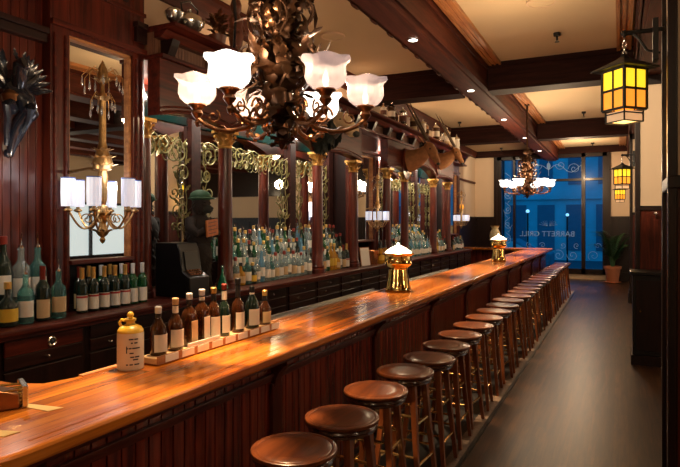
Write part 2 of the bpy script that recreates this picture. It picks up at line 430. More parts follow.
for i, x in enumerate((-2.75, -2.35, -1.75, -1.35, -.75)):
    sp((x, .72), .16, 1.4, i, 1 if i % 2 else -1); sp((x+.12, 1.02), .09, 1.2, i+2, -1 if i % 2 else 1)
# emblem above the lettering
for s in (-1, 1):
    for i in range(5):
        e.leaf((cx+s*.03, ye, 1.62), (s*math.cos(.15+i*.3), 0, math.sin(.15+i*.3)), (0, 0, 1), .26-.02*i, .03, .1)
e.build('window_etching', 'etch', win)
tx = bpy.data.curves.new('t', 'FONT'); tx.body = 'BARRETT GRILL'; tx.size = .235; tx.align_x = 'CENTER'; tx.extrude = .004
to = bpy.data.objects.new('t', tx); COL.objects.link(to)
bpy.context.view_layer.update()
me = bpy.data.meshes.new_from_object(to.evaluated_get(bpy.context.evaluated_depsgraph_get()))
bpy.data.objects.remove(to)
me.materials.clear(); me.materials.append(M['etch'])
lo = bpy.data.objects.new('window_lettering', me); COL.objects.link(lo); lo.parent = win
lo.location = (cx-.05, ye, 1.30); lo.rotation_euler = (PI/2, 0, PI)

# ------------------------------------------------------------------ street outside
struct(MB().box(-14, 12, 19.6, 44, -.6, -.35).build('ground', 'asphalt', smooth=False))
def facade(x0, x1, y, h, label, nx, nz, mat):
    t = thing('street_building', label, 'building', ((x0+x1)/2, y, -.35))
    MB().box(x0, x1, y, y+3, -.35, h).box(x0-.1, x1+.1, y-.2, y, h-.3, h).box(x0, x1, y-.15, y, 3.0, 3.3).build('wall', mat, t, smooth=False)
    wd = (x1-x0)/nx; hh = (h-3.6)/nz
    for i in range(nx):
        MB().box(x0+i*wd+.3, x0+(i+1)*wd-.3, y-.05, y, .2, 2.7).build('shop_window', 'nightdark', t, smooth=False)
        for j in range(nz):
            MB().box(x0+i*wd+.4, x0+(i+1)*wd-.4, y-.05, y, 3.6+j*hh+.2, 3.6+(j+1)*hh-.4).build('window', 'nightdark', t, smooth=False)
    return t
facade(-13, -6.2, 33, 8.5, 'blue dusk-lit building across the street, behind the left of the big window', 4, 2, M['nightblue'])
facade(-6.0, 1.5, 34, 7.0, 'lower blue building across the street behind the middle of the big window', 5, 1, M['nightblue'])
facade(1.7, 7, 33, 9.0, 'tall blue building across the street at the right edge of the window', 3, 2, M['nightblue'])
car = thing('parked_car', 'dark car parked at the kerb outside the big window', 'car', (-4.6, 25, -.35))
MB().prism([(-6.8, 0), (-6.8, .5), (-6.1, .6), (-5.6, 1.05), (-3.9, 1.05), (-3.2, .62), (-2.5, .5), (-2.5, 0)], 24.2, 25.8, 'XZ').build('body', 'nightdark', car, bevel=.06)
for x in (-6, -3.3):
    for y in (24.15, 25.65): MB().lathe([(0, 0), (.3, 0), (.33, .03), (.33, .17), (.3, .2), (0, .2)], 16, mat=Matrix.Translation((x, y, -.02)) @ Matrix.Rotation(-PI/2, 4, 'X')).build('wheel', 'black', car)
MB().prism([(-6.0, .66), (-5.55, .98), (-4.0, .98), (-3.4, .66)], 24.17, 24.2, 'XZ').build('side_window', 'nightblue', car)
for i, (x, y, z) in enumerate(((-3.2, 23, 2.1), (-2.1, 27, 2.0))):
    t = thing('street_lamp', ('nearer' if i == 0 else 'farther')+' street lamp glowing in the dusk outside the window', 'lamp', (x, y, -.35), group='street lamps')
    MB().tube([(x, y, -.35), (x, y, z)], .035, 8).build('post', 'black', t)
    MB().ball((x, y, z+.06), .07, 10).build('globe', plain('street_globe%d' % i, (.8, .9, 1), .4, emis=(.8, .92, 1), es=1.2), t)

# ------------------------------------------------------------------ square columns on the right
CY = (3.0, 8.5, 14.0)
for i, y in enumerate(CY):
    t = thing('square_column', ['black-cornered square column closest to the camera at the right edge', 'square cream-topped column with red-brown wainscot, middle of the right row', 'farthest square column, a sliver beside the hanging lanterns'][i], 'column', (.395, y+.22, 0), group=None)
    x0, x1, y0, y1 = (.17 if i else .19), .62, y, y+.45; pw = (.055 if i else .04)
    MB().box(x0+.02, x1-.02, y0+.02, y1-.02, 1.95, ZB).build('plaster_panel', 'cream', t, smooth=False)
    p = MB()
    for a in (x0, x1-pw):
        for c in (y0, y1-pw): p.box(a, a+pw, c, c+pw, .28, ZB)
    p.box(x0, x1, y0, y1, ZB-.12, ZB).box(x0, x1, y0-.004, y1+.004, 1.9, 1.96)
    p.build('corner_posts', 'darkwood', t, smooth=False, bevel=.006)
    MB().box(x0+.02, x1-.02, y0+.02, y1-.02, .28, 1.9).build('wainscot', 'mahog', t, smooth=False)
    MB().box(x0-.03, x1+.03, y0-.03, y1+.03, 0, .22).box(x0-.015, x1+.015, y0-.015, y1+.015, .22, .28).build('base', 'darkwood', t, smooth=False, bevel=.008)
h = thing('coat_hook', 'small pale coat hook on the wainscot of the middle square column', 'hook', (.40, 8.5, 1.86))
MB().lathe([(0, 0), (.022, 0), (.018, .006), (.006, .01), (.006, .05), (.02, .055), (.024, .07), (.015, .082), (0, .085)], 12, mat=Matrix.Translation((.40, 8.52, 1.86)) @ Matrix.Rotation(PI/2, 4, 'X')).build('knob', 'silver', h)
MB().tube([(.40, 8.505, 1.85), (.40, 8.46, 1.80), (.40, 8.43, 1.80), (.40, 8.42, 1.83)], .007, 6).build('lower_prong', 'silver', h)
# black service cabinet in front of middle column
t = thing('service_cabinet', 'low black cabinet standing against the middle square column', 'cabinet', (.38, 8.2, 0))
MB().box(.13, .62, 7.98, 8.44, .12, 1.10).box(.10, .66, 7.94, 8.45, 1.10, 1.14).build('body', 'black', t, smooth=False, bevel=.006)
MB().box(.11, .64, 7.96, 8.45, 0, .12).build('plinth', 'darkwood', t, smooth=False)
dr = MB().box(.17, .58, 7.965, 7.98, .18, 1.04).build('door', 'darkwood', t, smooth=False, bevel=.004)
MB().ball((.21, 7.95, .66), .014, 8).build('knob', 'brass', dr)

# craftsman lanterns on iron brackets
def make_lantern(loc, cyf, label, w=.145):
    x, y, zb = loc
    t = thing('hanging_lantern', label, 'lantern', (x, y, zb-.09), 0, 'amber lanterns on the square columns')
    Rm = Matrix.Translation((x, y, 0)) @ Matrix.Rotation(PI/4, 4, 'Z')
    hw = w/2; hh = .215
    fr = MB()
    for sx in (-1, 1):
        for sy in (-1, 1): fr.box(sx*hw-.006, sx*hw+.006, sy*hw-.006, sy*hw+.006, zb, zb+hh, Rm)
    for z in (zb, zb+.10, zb+.205):
        for s in (-1, 1):
            fr.box(-hw, hw, s*hw-.005, s*hw+.005, z-.005, z+.007, Rm); fr.box(s*hw-.005, s*hw+.005, -hw, hw, z-.005, z+.007, Rm)
    for s in (-1, 1):
        fr.box(-.004, .004, s*hw-.005, s*hw+.005, zb, zb+hh, Rm); fr.box(s*hw-.005, s*hw+.005, -.004, .004, zb, zb+hh, Rm)
    fr.build('frame', 'blackmetal', t, smooth=False)
    rf = MB(); a = .115; r4 = math.sqrt(2)
    rf.lathe([(a*r4, 0), (a*r4, .006), (.03*r4, .055), (.02, .07), (.012, .085), (0, .09)], 4, mat=Matrix.Translation((x, y, zb+.21)))
    rf.build('roof', 'blackmetal', t, smooth=False)
    g = hw-.002
    for s in (-1, 1):
        for z0, z1, mt in ((zb+.007, zb+.095, 'amberglass'), (zb+.107, zb+.2, 'yellowglass')):
            MB().box(-g, g, s*g-.001, s*g+.001, z0, z1, Rm).build('glass_panel', mt, t, smooth=False)
            MB().box(s*g-.001, s*g+.001, -g, g, z0, z1, Rm).build('glass_panel', mt, t, smooth=False)
    lt = MB(); q = .062
    for z in (zb-.062, zb-.02):
        for s in (-1, 1): lt.box(-q, q, s*q-.003, s*q+.003, z-.003, z+.003, Rm).box(s*q-.003, s*q+.003, -q, q, z-.003, z+.003, Rm)
    for sx in (-1, 1):
        for sy in (-1, 1): lt.box(sx*q-.003, sx*q+.003, sy*q-.003, sy*q+.003, zb-.062, zb, Rm)
    lt.build('lower_tier_frame', 'blackmetal', t, smooth=False)
    MB().box(-q+.004, q-.004, -q+.004, q-.004, zb-.058, zb-.01, Rm).build('lower_tier_glass', 'clearcream', t, smooth=False)
    ch = MB()
    for i in range(4):
        rz = Matrix.Translation((x, y, zb+.295+.024*i)) @ Matrix.Rotation(PI/2*(i % 2), 4, 'Z')
        ch.add([], []); pts = [rz @ Vector((.009*math.cos(b*PI/4), 0, .017*math.sin(b*PI/4))) for b in range(9)]
        ch.tube(pts, .0028, 5, cap=False)
    ch.build('chain', 'silver', t)
    za = zb+.40
    br = MB().tube([(x, y, za), (.20, cyf, za)], .012, 8).tube([(x, y, za), (x, y, za-.02)], .006, 6)
    br.tube([(.18, cyf, za-.12), (.12, cyf, za-.1), (.08, (cyf+y)/2, za-.03), (.05, y, za)], .007, 6)
    br.ball((x, y, za), .018, 8).box(.145, .17, cyf-.04, cyf+.04, za-.16, za+.05)
    br.build('wall_bracket', 'blackmetal', t)
    point('lantern_light', (x, y, zb-.12), 2.0, (1, .6, .2), .04)
make_lantern((.015, 3.36, 2.33), 3.36, 'large amber glass lantern hanging nearest, top right')
make_lantern((.015, 8.88, 2.27), 8.88, 'middle amber lantern hanging from the second square column')
make_lantern((-.02, 14.2, 2.25), 14.2, 'smallest, farthest amber lantern hanging just below the middle one')

# ------------------------------------------------------------------ ceiling fittings
DY = (.3, 2.5, 5.76, 8.34, 10.96, 13.56, 16.2)
for i, y in enumerate(DY):
    t = thing('recessed_downlight', ORD[i]+' recessed downlight from the camera end of the long beam', 'downlight', (-1.945, y, ZB-.012), group='downlights in the beam over the bar')
    MB().lathe([(.046, 0), (.058, 0), (.058, .008), (.046, .008), (.046, 0)], 20, (-1.945, y, ZB-.012), cap=False).build('trim_ring', 'silver', t)
    MB().lathe([(0, 0), (.046, 0), (.046, .006), (0, .006)], 20, (-1.945, y, ZB-.009)).build('lens', 'downlight', t)
    spot('downlight_spot', (-1.945, y, ZB-.03), 600 if i == 0 else (1150 if i == 1 else 900), (1, .66, .34), 56, .05, (-2.0, y, 1), .9)
for i, (x, y) in enumerate(((-.70, 7.5), (-.70, 13.1), (-3.34, 13.2), (-3.35, 18.4), (-.74, 18.3))):
    t = thing('fire_sprinkler', ['sprinkler head on the right ceiling panel nearest the camera', 'sprinkler head on the second ceiling panel beside the lantern', 'sprinkler head on the ceiling panel above the antelope heads', 'sprinkler head on the far left ceiling panel', 'sprinkler head on the ceiling panel over the far window'][i], 'sprinkler', (x, y, ZC-.09), group=None)
    MB().lathe([(.012, 0), (.012, .05), (.04, .052), (.045, .09), (0, .09)], 12, (x, y, ZC-.09)).build('body', 'blackmetal', t)
    MB().lathe([(0, 0), (.028, 0), (.028, .004), (0, .004)], 12, (x, y, ZC-.112)).tube([(x-.012, y, ZC-.11), (x-.01, y, ZC-.09)], .003, 4).tube([(x+.012, y, ZC-.11), (x+.01, y, ZC-.09)], .003, 4).build('deflector', 'blackmetal', t)
for i, (x, y) in enumerate(((-3.2, 6.4), (-.75, 6.35))):
    t = thing('ceiling_speaker', ['round cream ceiling speaker left of the beam above the bar', 'round cream ceiling speaker at the top edge of the right ceiling panel'][i], 'speaker', (x, y, ZC-.02))
    MB().lathe([(.13, .0), (.15, 0), (.15, .02), (.13, .02), (.13, 0)], 28, (x, y, ZC-.02), cap=False).build('rim', 'cream', t)
    MB().lathe([(0, .006), (.13, .006), (.13, .018), (0, .018)], 28, (x, y, ZC-.02)).build('grille', 'creamceil', t)

# ------------------------------------------------------------------ bar counter
ZT = 1.07
out = [(-3.08, .90)]
for i in range(9):
    a = -PI/2+PI/2*i/8; out.append((-1.84+.25*math.cos(a), 1.15+.25*math.sin(a)))
out += [(-1.59, 15.9), (-4.2, 15.9), (-4.2, 15.33), (-2.16, 15.33), (-2.16, 1.78), (-2.2, 1.66), (-2.32, 1.61), (-3.08, 1.61)]
def offset_outline(o, d):  # simple outward offset
    n = len(o); res = []
    for i in range(n):
        p0, p1, p2 = Vector(o[i-1]), Vector(o[i]), Vector(o[(i+1) % n])
        e1 = (p1-p0).normalized(); e2 = (p2-p1).normalized()
        n1 = Vector((e1.y, -e1.x)); n2 = Vector((e2.y, -e2.x)); m = (n1+n2)
        m = m/max(.3, m.dot(n1)) if m.length > 1e-6 else n1
        q = p1+m*d; res.append((q.x, q.y))
    return res
bt = thing('bar_counter', 'long polished wood bar counter with beadboard front and bracketed overhang', 'bar', (-1.87, 8.5, 0))
MB().prism(out, ZT-.052, ZT).build('countertop', 'bartop', bt, smooth=False, bevel=.012)
MB().prism(offset_outline(out, -.03), ZT-.075, ZT-.052).build('under_moulding', 'mahogY', bt, smooth=False, bevel=.006)
# raised front bead and the darker inner strip
MB().tube([(-1.655, 1.2, ZT-.002), (-1.655, 15.8, ZT-.002)], .005, 6).build('arm_bead', 'bartop', bt)
MB().box(-2.155, -2.125, 1.8, 15.3, ZT, ZT+.006).build('inner_strip', 'molding', bt, smooth=False)
bf = bt
XF = -1.74; ZF = ZT-.075
bb = MB().box(XF-.04, XF-.008, 1.2, 15.72, .1, ZF)
y = 1.22
while y < 15.7:
    bb.box(XF-.008, XF, y+.004, min(15.72, y+.068), .1, ZF); y += .072
bb.box(-4.15, XF-.04, 15.68, 15.72, .1, ZF).box(-3.0, XF-.04, 1.2, 1.24, .1, ZF)
x = -2.99
while x < XF-.06:
    bb.box(x, x+.064, 1.19, 1.2, .1, ZF); x += .072
bb.build('beadboard', wood('bar_front_mahog', (.06, .007, .005), (.27, .038, .018), 'Z', .26, .3, spec=.4), bf, smooth=False, bevel=.002)
MB().box(XF, XF+.022, 1.2, 15.72, .898, .918).box(XF, XF+.012, 1.2, 15.72, .875, .898).build('frieze_rail', 'mahogY', bf, smooth=False, bevel=.003)
MB().box(XF-.04, XF+.03, 1.17, 15.75, .004, .1).box(-4.15, XF-.04, 15.68, 15.75, 0, .1).box(-3.0, XF-.04, 1.17, 1.24, 0, .1).build('kick_board', 'darkwoodY', bf, smooth=False)
MB().box(-2.12, XF-.04, 1.80, 15.3, .1, .14).box(-2.12, XF-.04, 1.80, 15.3, .55, .58).box(-2.12, -2.09, 1.80, 15.3, .1, .99).build('inner_shelves', 'darkwoodY', bf, smooth=False)
for i in range(10):
    y = 1.28+i*1.47
    c = MB().box(XF, XF+.022, y-.05, y+.05, .1, .86)
    c.prism([(XF, .995-.0), (XF+.105, .993), (XF+.105, .97), (XF+.08, .955), (XF+.05, .92), (XF+.03, .88), (XF+.024, .84), (XF, .83)], y-.035, y+.035, 'XZ')
    c.build('bracket', 'mahog', bf, smooth=False, bevel=.004)
fr = thing('foot_rail', 'low brass foot rail running along the base of the bar', 'rail', (-1.60, 8.5, 0))
MB().tube([(-1.60, 1.3, .16), (-1.60, 15.6, .16)], .02, 10).build('rail', 'brass', fr)
for i in range(10):
    y = 1.35+i*1.55; MB().tube([(-1.60, y, .142), (-1.60, y, .03), (-1.60, y, .004)], [.012, .012, .028], 8).build('post', 'brass', fr)

# ------------------------------------------------------------------ stools
def make_stool():
    t = thing('bar_stool', '', 'stool', (0,0,0), 0, 'round wooden stools along the bar')
    MB().lathe([(0, .742), (.176, .742), (.187, .746), (.190, .754), (.188, .762), (.182, .7655), (.170, .765), (.166, .7625), (.162, .765), (.10, .7645), (0, .764)], 40).build('seat', 'seat', t, False)
    MB().lathe([(.13, .700), (.166, .700), (.172, .705), (.170, .714), (.176, .720), (.183, .727), (.180, .735), (.174, .742), (.13, .742)], 32).build('seat_ring', wood('stool_ring', (.03, .008, .005), (.09, .026, .012), 'Y', .25, .6), t, False)
    for sx in (-1, 1):
        for sy in (-1, 1):
            MB().tube([(sx*.095, sy*.095, .70), (sx*.115, sy*.115, .45), (sx*.158, sy*.158, .004)], [.027, .024, .018], 4).build('leg', 'leg', t, False)
    a = lambda z: .095+(.70-z)*.09
    for z, off in ((.50, 0), (.25, 0)):
        for s in (-1, 1):
            q = a(z)
            MB().tube([(-q, s*q, z), (q, s*q, z)], .0095, 8).build('rung', 'rung', t, False)
            q = a(z-.05)
            MB().tube([(s*q, -q, z-.05), (s*q, q, z-.05)], .0095, 8).build('rung', 'rung', t, False)
    return t
st0 = make_stool()
ys = [1.72, 2.19, 2.65, 3.16, 3.65, 4.08, 4.56, 5.04, 5.55, 6.06]+[6.06+.49*i for i in range(1, 19)]
R2 = random.Random(3)
for i, y in enumerate(ys):
    nm = ORD[i] if i < len(ORD) else str(i)
    lab = 'round wooden bar stool, %s in the row counted from the camera' % nm
    if i == 0: lab = 'bar stool nearest the camera, only a sliver of seat at the bottom edge'
    if i == len(ys)-1: lab = 'farthest bar stool in the row, in front of the blue window'
    x = -1.278+R2.uniform(-.02, .02); rz = R2.uniform(-.12, .12)
    if i == 0: o = st0; o.location = (x, y, .004); o.rotation_euler = (0,0,rz); o['label'] = lab
    else: dup(st0, (x, y, .004), rz, lab)

# ------------------------------------------------------------------ back bar
ZL = 1.113; XE = -3.2; YB0, YB1 = 1.66, 13.9
lg = thing('back_bar_ledge', 'dark red wood ledge of the back bar carrying all the bottles', 'ledge', (-3.5, 7.8, 1.07))
MB().box(XL+.005, XE, YB0, YB1, 1.075, ZL).build('ledge', 'mahogY', lg, smooth=False, bevel=.01)
MB().box(-3.245, -3.215, YB0, YB1, 1.055, 1.075).build('moulding', 'mahogY', lg, smooth=False)
XC = -3.25
def knob(x, y, z, par, r=.011):
    MB().lathe([(0, 0), (.007, 0), (.005, .01), (r, .018), (r*.8, .028), (0, .03)], 10, mat=Matrix.Translation((x, y, z)) @ Matrix.Rotation(PI/2, 4, 'Y')).build('knob', 'silver', par)
nu = 19; wu = (YB1-2.77)/17
edges = [YB0, 2.16, 2.77]+[2.77+wu*(i+1) for i in range(17)]
for i in range(len(edges)-1):
    y0, y1 = edges[i], edges[i+1]-.004
    lab = '%s under-ledge drawer cabinet of the back bar from the camera end' % ORD[i]
    if i == 1: lab = 'back bar cabinet with a wide drawer and a round steel dial'
    t = thing('back_bar_cabinet', lab, 'cabinet', (-3.5, (y0+y1)/2, 0), group='cabinets under the back bar ledge')
    MB().box(XL+.01, XC, y0, y1, .08, 1.055).box(XL+.02, XC-.03, y0, y1, 0, .08).build('body', 'darkwood', t, smooth=False)
    if i == 1:
        dr = MB().box(XC, XC+.018, y0+.03, y1-.03, .955, 1.045).build('drawer', 'mahogY', t, smooth=False, bevel=.004)
        yc = 2.50
        d = MB().lathe([(0, 0), (.030, 0), (.032, .006), (.026, .012), (.022, .008), (0, .008)], 22, mat=Matrix.Translation((XC+.018, yc, 1.0)) @ Matrix.Rotation(PI/2, 4, 'Y')).build('dial', 'silver', dr)
        MB().box(XC+.026, XC+.029, yc-.002, yc+.002, .995, 1.016).box(XC+.026, XC+.029, yc-.002, yc+.012, .997, 1.001).ball((XC+.027, yc, 1.0), .004, 6).build('dial_hand', 'ink', dr)
    else:
        dr = MB().box(XC, XC+.016, y0+.03, y1-.03, .965, 1.045).build('drawer', 'darkwoodY', t, smooth=False, bevel=.004)
        knob(XC+.016, (y0+y1)/2, 1.005, dr)
    dr = MB().box(XC, XC+.016, y0+.03, y1-.03, .875, .953).build('drawer', 'darkwoodY', t, smooth=False, bevel=.004)
    knob(XC+.016, (y0+y1)/2-(.14 if i > 1 else 0), .915, dr)
    dr = MB().box(XC, XC+.016, y0+.03, y1-.03, .12, .86).build('door', 'darkwood', t, smooth=False, bevel=.004)
    knob(XC+.016, y1-.08, .6, dr)

XP = -3.52
def pier(label, y0, y1, m0, m1, ztop, zm=3.06, left=None):
    """tall pier with an upright mirror and an open bottle niche beneath"""
    t = thing('mirror_pier', label, 'mirror cabinet', (-3.66, (y0+y1)/2, ZL))
    c = MB()
    c.box(XP-.10, XP, y0, m0, ZL, ztop).box(XP-.10, XP, m1, y1, ZL, ztop)
    c.box(XP-.10, XP, m0, m1, zm+.02, ztop)
    c.build('frame', 'mahog', t, smooth=False, bevel=.006)
    p = MB()
    for yy in ((y0+.02, m0-.02), (m1+.02, y1-.02)):
        if yy[1]-yy[0] > .05:
            p.tube([(XP+.004, yy[0]+.015, ZL), (XP+.004, yy[0]+.015, zm)], .013, 8); p.tube([(XP+.004, yy[1]-.015, ZL), (XP+.004, yy[1]-.015, zm)], .013, 8)
    p.box(XP, XP+.03, y0, y1, zm+.05, zm+.09).box(XP, XP+.02, y0, y1, zm+.36, zm+.39)
    p.build('moulding', 'mahogY', t)
    MB().box(XL+.005, XP-.10, y0, m0, ZL, min(ztop, 3.2)).box(XL+.005, XP-.10, m1, y1, ZL, min(ztop, 3.2)).box(XL+.005, XL+.03, m0, m1, ZL, 1.46).build('side_walls', 'darkwood', t, smooth=False)
    mm = MB().box(XP-.06, XP-.05, m0, m1, 1.475, zm+.02).build('mirror', 'mirror', t, smooth=False)
    fr_ = MB()
    for a, b_ in ((m0, m0+.016), (m1-.016, m1)): fr_.box(XP-.05, XP-.02, a, b_, 1.475, zm+.02)
    fr_.box(XP-.05, XP-.02, m0, m1, zm, zm+.02)
    fr_.build('mirror_rim', 'molding', t, smooth=False)
    MB().box(XP-.12, XP+.02, m0, m1, 1.445, 1.475).build('niche_shelf', 'mahogY', t, smooth=False, bevel=.004)
    return t
P1 = pier('tall dark pier with an upright mirror behind the gilt candelabrum, far left', 2.712, 3.585, 2.868, 3.458, 3.95)
pn = MB(); zz = 3.46
pn.box(XP, XP+.02, 2.92, 3.40, 3.49, 3.52).box(XP, XP+.02, 2.92, 3.40, 3.86, 3.89).box(XP, XP+.02, 2.92, 2.95, 3.5, 3.88).box(XP, XP+.02, 3.37, 3.40, 3.5, 3.88)
pn.box(XP, XP+.035, 3.47, 3.58, 3.2, 3.32).box(XP, XP+.05, 3.46, 3.58, 3.32, 3.36)
pn.build('upper_panel', 'darkwoodY', P1, smooth=False, bevel=.003)
P2 = pier('narrow mirrored pier between the two arched bays, right of the dark trophy head', 7.66, 8.68, 7.84, 8.50, 3.08, 2.75)
P3 = pier('far mirrored pier at the end of the back bar showing blue reflections', 12.72, 13.88, 12.9, 13.7, 3.08, 2.85)
# left panelled bay
t = thing('panelled_bay', 'vertical-board panelled bay of the back bar at the left edge', 'wall panelling', (-3.6, 2.2, ZL))
c = MB()
y = 1.7
while y < 2.70:
    c.box(XP-.09, XP-.075, y, min(y+.056, 2.708), ZL, 3.95); y += .06
c.box(XL+.005, XP-.09, 1.7, 2.708, ZL, 3.95)
c.build('boards', 'mahog', t, smooth=False, bevel=.002)
MB().box(XP-.09, XP-.02, 2.20, 2.26, ZL, 3.9).box(XP-.09, XP-.05, 2.26, 2.28, ZL, 3.9).build('stile', 'mahog', t, smooth=False, bevel=.004)
MB().box(XP-.09, XP-.02, 1.7, 2.708, 2.98, 3.04).box(XP-.09, XP+.0, 1.7, 2.708, 3.04, 3.08).box(XP-.09, XP-.04, 1.7, 2.708, 3.5, 3.56).build('rail', 'darkwoodY', t, smooth=False, bevel=.004)

XCOL = -3.42
def capital(mb, x, y, z0, z1, r):
    h = z1-z0
    mb.lathe([(r*.98, 0), (r*1.12, .01), (r*1.12, .022), (r, .03), (r*1.0, h*.45), (r*1.25, h*.8), (r*1.35, h*.82)], 14, (x, y, z0))
    mb.box(x-r*1.45, x+r*1.45, y-r*1.45, y+r*1.45, z1-.03, z1)
    for row, (zz, L, n, ph) in enumerate(((z0+.03, h*.5, 8, 0), (z0+.03+h*.28, h*.5, 8, PI/8))):
        for k_ in range(n):
            a = 2*PI*k_/n+ph; d = (math.cos(a)*.25, math.sin(a)*.25, 1)
            mb.leaf((x+r*math.cos(a), y+r*math.sin(a), zz), d, (math.cos(a), math.sin(a), 0), L, r*.36, .75, 5, .2)
    for k_ in range(4):
        a = PI/4+k_*PI/2; mb.ball((x+r*1.5*math.cos(a), y+r*1.5*math.sin(a), z1-.055), r*.28, 6)
def arch_profile(ya, yb, zs, zcr, n=18):
    pts = []
    for i in range(n+1):
        t_ = i/n; pts.append((ya+(yb-ya)*t_, zs+(zcr-zs)*(math.sin(PI*t_))**.8))
    return pts
def hutch(label, cols, y0, y1, crowns):
    t = thing('arched_hutch', label, 'back bar hutch', (-3.6, (y0+y1)/2, ZL))
    MB().box(XL+.03, XL+.04, y0, y1, ZL, 3.08).build('mirror', 'mirror', t, smooth=False)
    MB().box(XL+.005, XL+.03, y0, y1, ZL, 3.08).build('back_board', 'darkwood', t, smooth=False)
    # fascia with arches
    XCOL = -3.42; fa = MB(); th0, th1 = XCOL-.07, XCOL+.06
    knots = [y0]+cols[1:-1]+[y1]
    for a, b_, cz in zip(knots[:-1], knots[1:], crowns):
        pr = arch_profile(a, b_, 2.62, cz)
        for (ya, za), (yb, zb_) in zip(pr[:-1], pr[1:]):
            for xx0, xx1, zt_, zb0 in ((th0, th1, 3.08, 0),):
                fa.add([(th0,ya,za),(th1,ya,za),(th1,yb,zb_),(th0,yb,zb_),(th0,ya,3.08),(th1,ya,3.08),(th1,yb,3.08),(th0,yb,3.08)], [(0,3,2,1),(0,1,5,4),(1,2,6,5),(2,3,7,6),(3,0,4,7),(4,5,6,7)])
    fa.build('arch_fascia', 'mahogY', t, smooth=False)
    ri = MB()
    for a, b_, cz in zip(knots[:-1], knots[1:], crowns):
        pr = arch_profile(a, b_, 2.62, cz)
        ri.tube([(th1+.006, p, q+.012) for p, q in pr], .018, 6)
        ri.tube([(th1+.004, p, q+.055) for p, q in pr], .009, 6)
    ri.build('arch_moulding', 'mahogY', t)
    tg = MB()
    for a, b_, cz in zip(knots[:-1], knots[1:], crowns):
        tg.box(XL+.045, XL+.055, a+.1, b_-.1, 2.68, 2.92)
        tg.box(XL+.055, XL+.07, a+.1, b_-.1, 2.685, 2.70)
    tg.build('teal_glass_band', 'teal', t, smooth=False)
    for i, y in enumerate(cols):
        r = .072 if (i or y > 5) else .056; XCOL = -3.42 if (i or y > 5) else -3.60
        co = MB().lathe([(r*1.35, 0), (r*1.35, .05), (r*1.15, .06), (r*1.2, .085), (r, .105), (r*1.0, .3), (r*.9, 1.337)], 24, (XCOL, y, ZL)).build('column', 'mahog', t)
        cb = MB(); capital(cb, XCOL, y, 2.45, 2.62, r*.88); cb.build('capital', 'gold', co, label='gilt leafy capital')
        MB().box(XL+.04, XL+.09, y-.07, y+.07, ZL, 3.0).build('pilaster', 'beamX', t, smooth=False, bevel=.005)
    g = MB(); xg = XL+.075
    for a, b_ in zip(cols[:-1], cols[1:]):
        a2, b2 = a+.12, b_-.12
        for s, yy in ((1, a2), (-1, b2)):
            for kx, (z, r, tt) in enumerate(((2.42, .11, 1.5), (2.22, .08, 1.4), (2.03, .06, 1.3), (1.86, .07, 1.4), (1.70, .05, 1.2))):
                g.tube(spiral((xg, yy+s*(.10 if kx % 2 == 0 else .05), z), r, tt, PI/2+kx, 'YZ', s*(1 if kx % 2 else -1)), .0075, 5)
            g.tube([(xg, yy+s*(.03+.03*math.sin(q*.8)), 1.6+q*.06) for q in range(16)], .006, 5)
            g.ball((xg, yy+s*.02, 2.50), (.012, .03, .03), 8)
            for q in range(7):
                g.leaf((xg, yy+s*.03, 1.66+.13*q), (0, s*.7*(-1)**q, .7), (1, 0, 0), .09, .018, .3)
        if b2-a2 > 1.2: mids = [a2+.35, a2+.62, (a2+b2)/2, b2-.62, b2-.35]
        else: mids = [(a2+b2)/2]
        for kx, yy in enumerate(mids):
            g.tube(spiral((xg, yy, 2.47), .09, 1.5, kx, 'YZ', 1 if kx % 2 else -1), .0075, 5)
            g.tube(spiral((xg, yy+.11, 2.38), .06, 1.3, kx+2, 'YZ', -1 if kx % 2 else 1), .006, 5)
            g.leaf((xg, yy-.05, 2.42), (0, -.6, -.6), (1, 0, 0), .12, .02, .3)
        g.tube([(xg, a2+(b2-a2)*q/20, 2.53+.03*math.sin(q*1.3)) for q in range(21)], .006, 5)
    g.build('gilt_scrollwork', 'gilt2', t)
    return t
COLS1 = [3.665, 4.53, 6.41, 7.49]; COLS2 = [8.80, 9.66, 11.38, 12.46]
XCOL = -3.42
hutch('near arched mirror bay with four gilt-capped columns behind the chandelier', COLS1, 3.59, 7.655, (2.68, 2.80, 2.68))
hutch('far arched mirror bay with gilt-capped columns beneath the antelope heads', COLS2, 8.685, 12.715, (2.68, 2.80, 2.68))
# cornice
cn = thing('back_bar_cornice', 'long dark cornice shelf above the arches carrying steins and ornaments', 'shelf', (-3.5, 8.7, 3.08))
Y0c, Y1c = 3.59, 13.88
c = MB().prism([(XL+.005, 3.30), (-3.36, 3.30), (-3.30, 3.315), (-3.22, 3.32), (-3.2, 3.325), (-3.2, 3.35), (XL+.005, 3.35)], Y0c, Y1c, 'XZ')
c.prism([(-3.42, 3.25), (-3.35, 3.25), (-3.29, 3.30), (-3.42, 3.30)], Y0c, Y1c, 'XZ')
c.build('shelf', 'mahogY', cn, smooth=False)
fb = MB().box(XL+.005, -3.43, Y0c, Y1c, 3.12, 3.30)
y = Y0c+.01
while y < Y1c-.04: fb.box(-3.43, -3.42, y, y+.036, 3.12, 3.25); y += .04
fb.build('beadboard_frieze', wood('frieze_wood', (.09, .035, .02), (.2, .09, .05), 'Z', .4, .3), cn, smooth=False)
MB().box(XL+.005, -3.33, Y0c, Y1c, 3.083, 3.12).build('lower_moulding', 'mahogY', cn, smooth=False, bevel=.006)
y = Y0c+.12
while y < Y1c:
    MB().prism([(-3.42, 3.12), (-3.35, 3.12), (-3.31, 3.2), (-3.29, 3.25), (-3.42, 3.25)], y-.045, y+.045, 'XZ').build('corbel', 'darkwood', cn, smooth=False, bevel=.004); y += .62

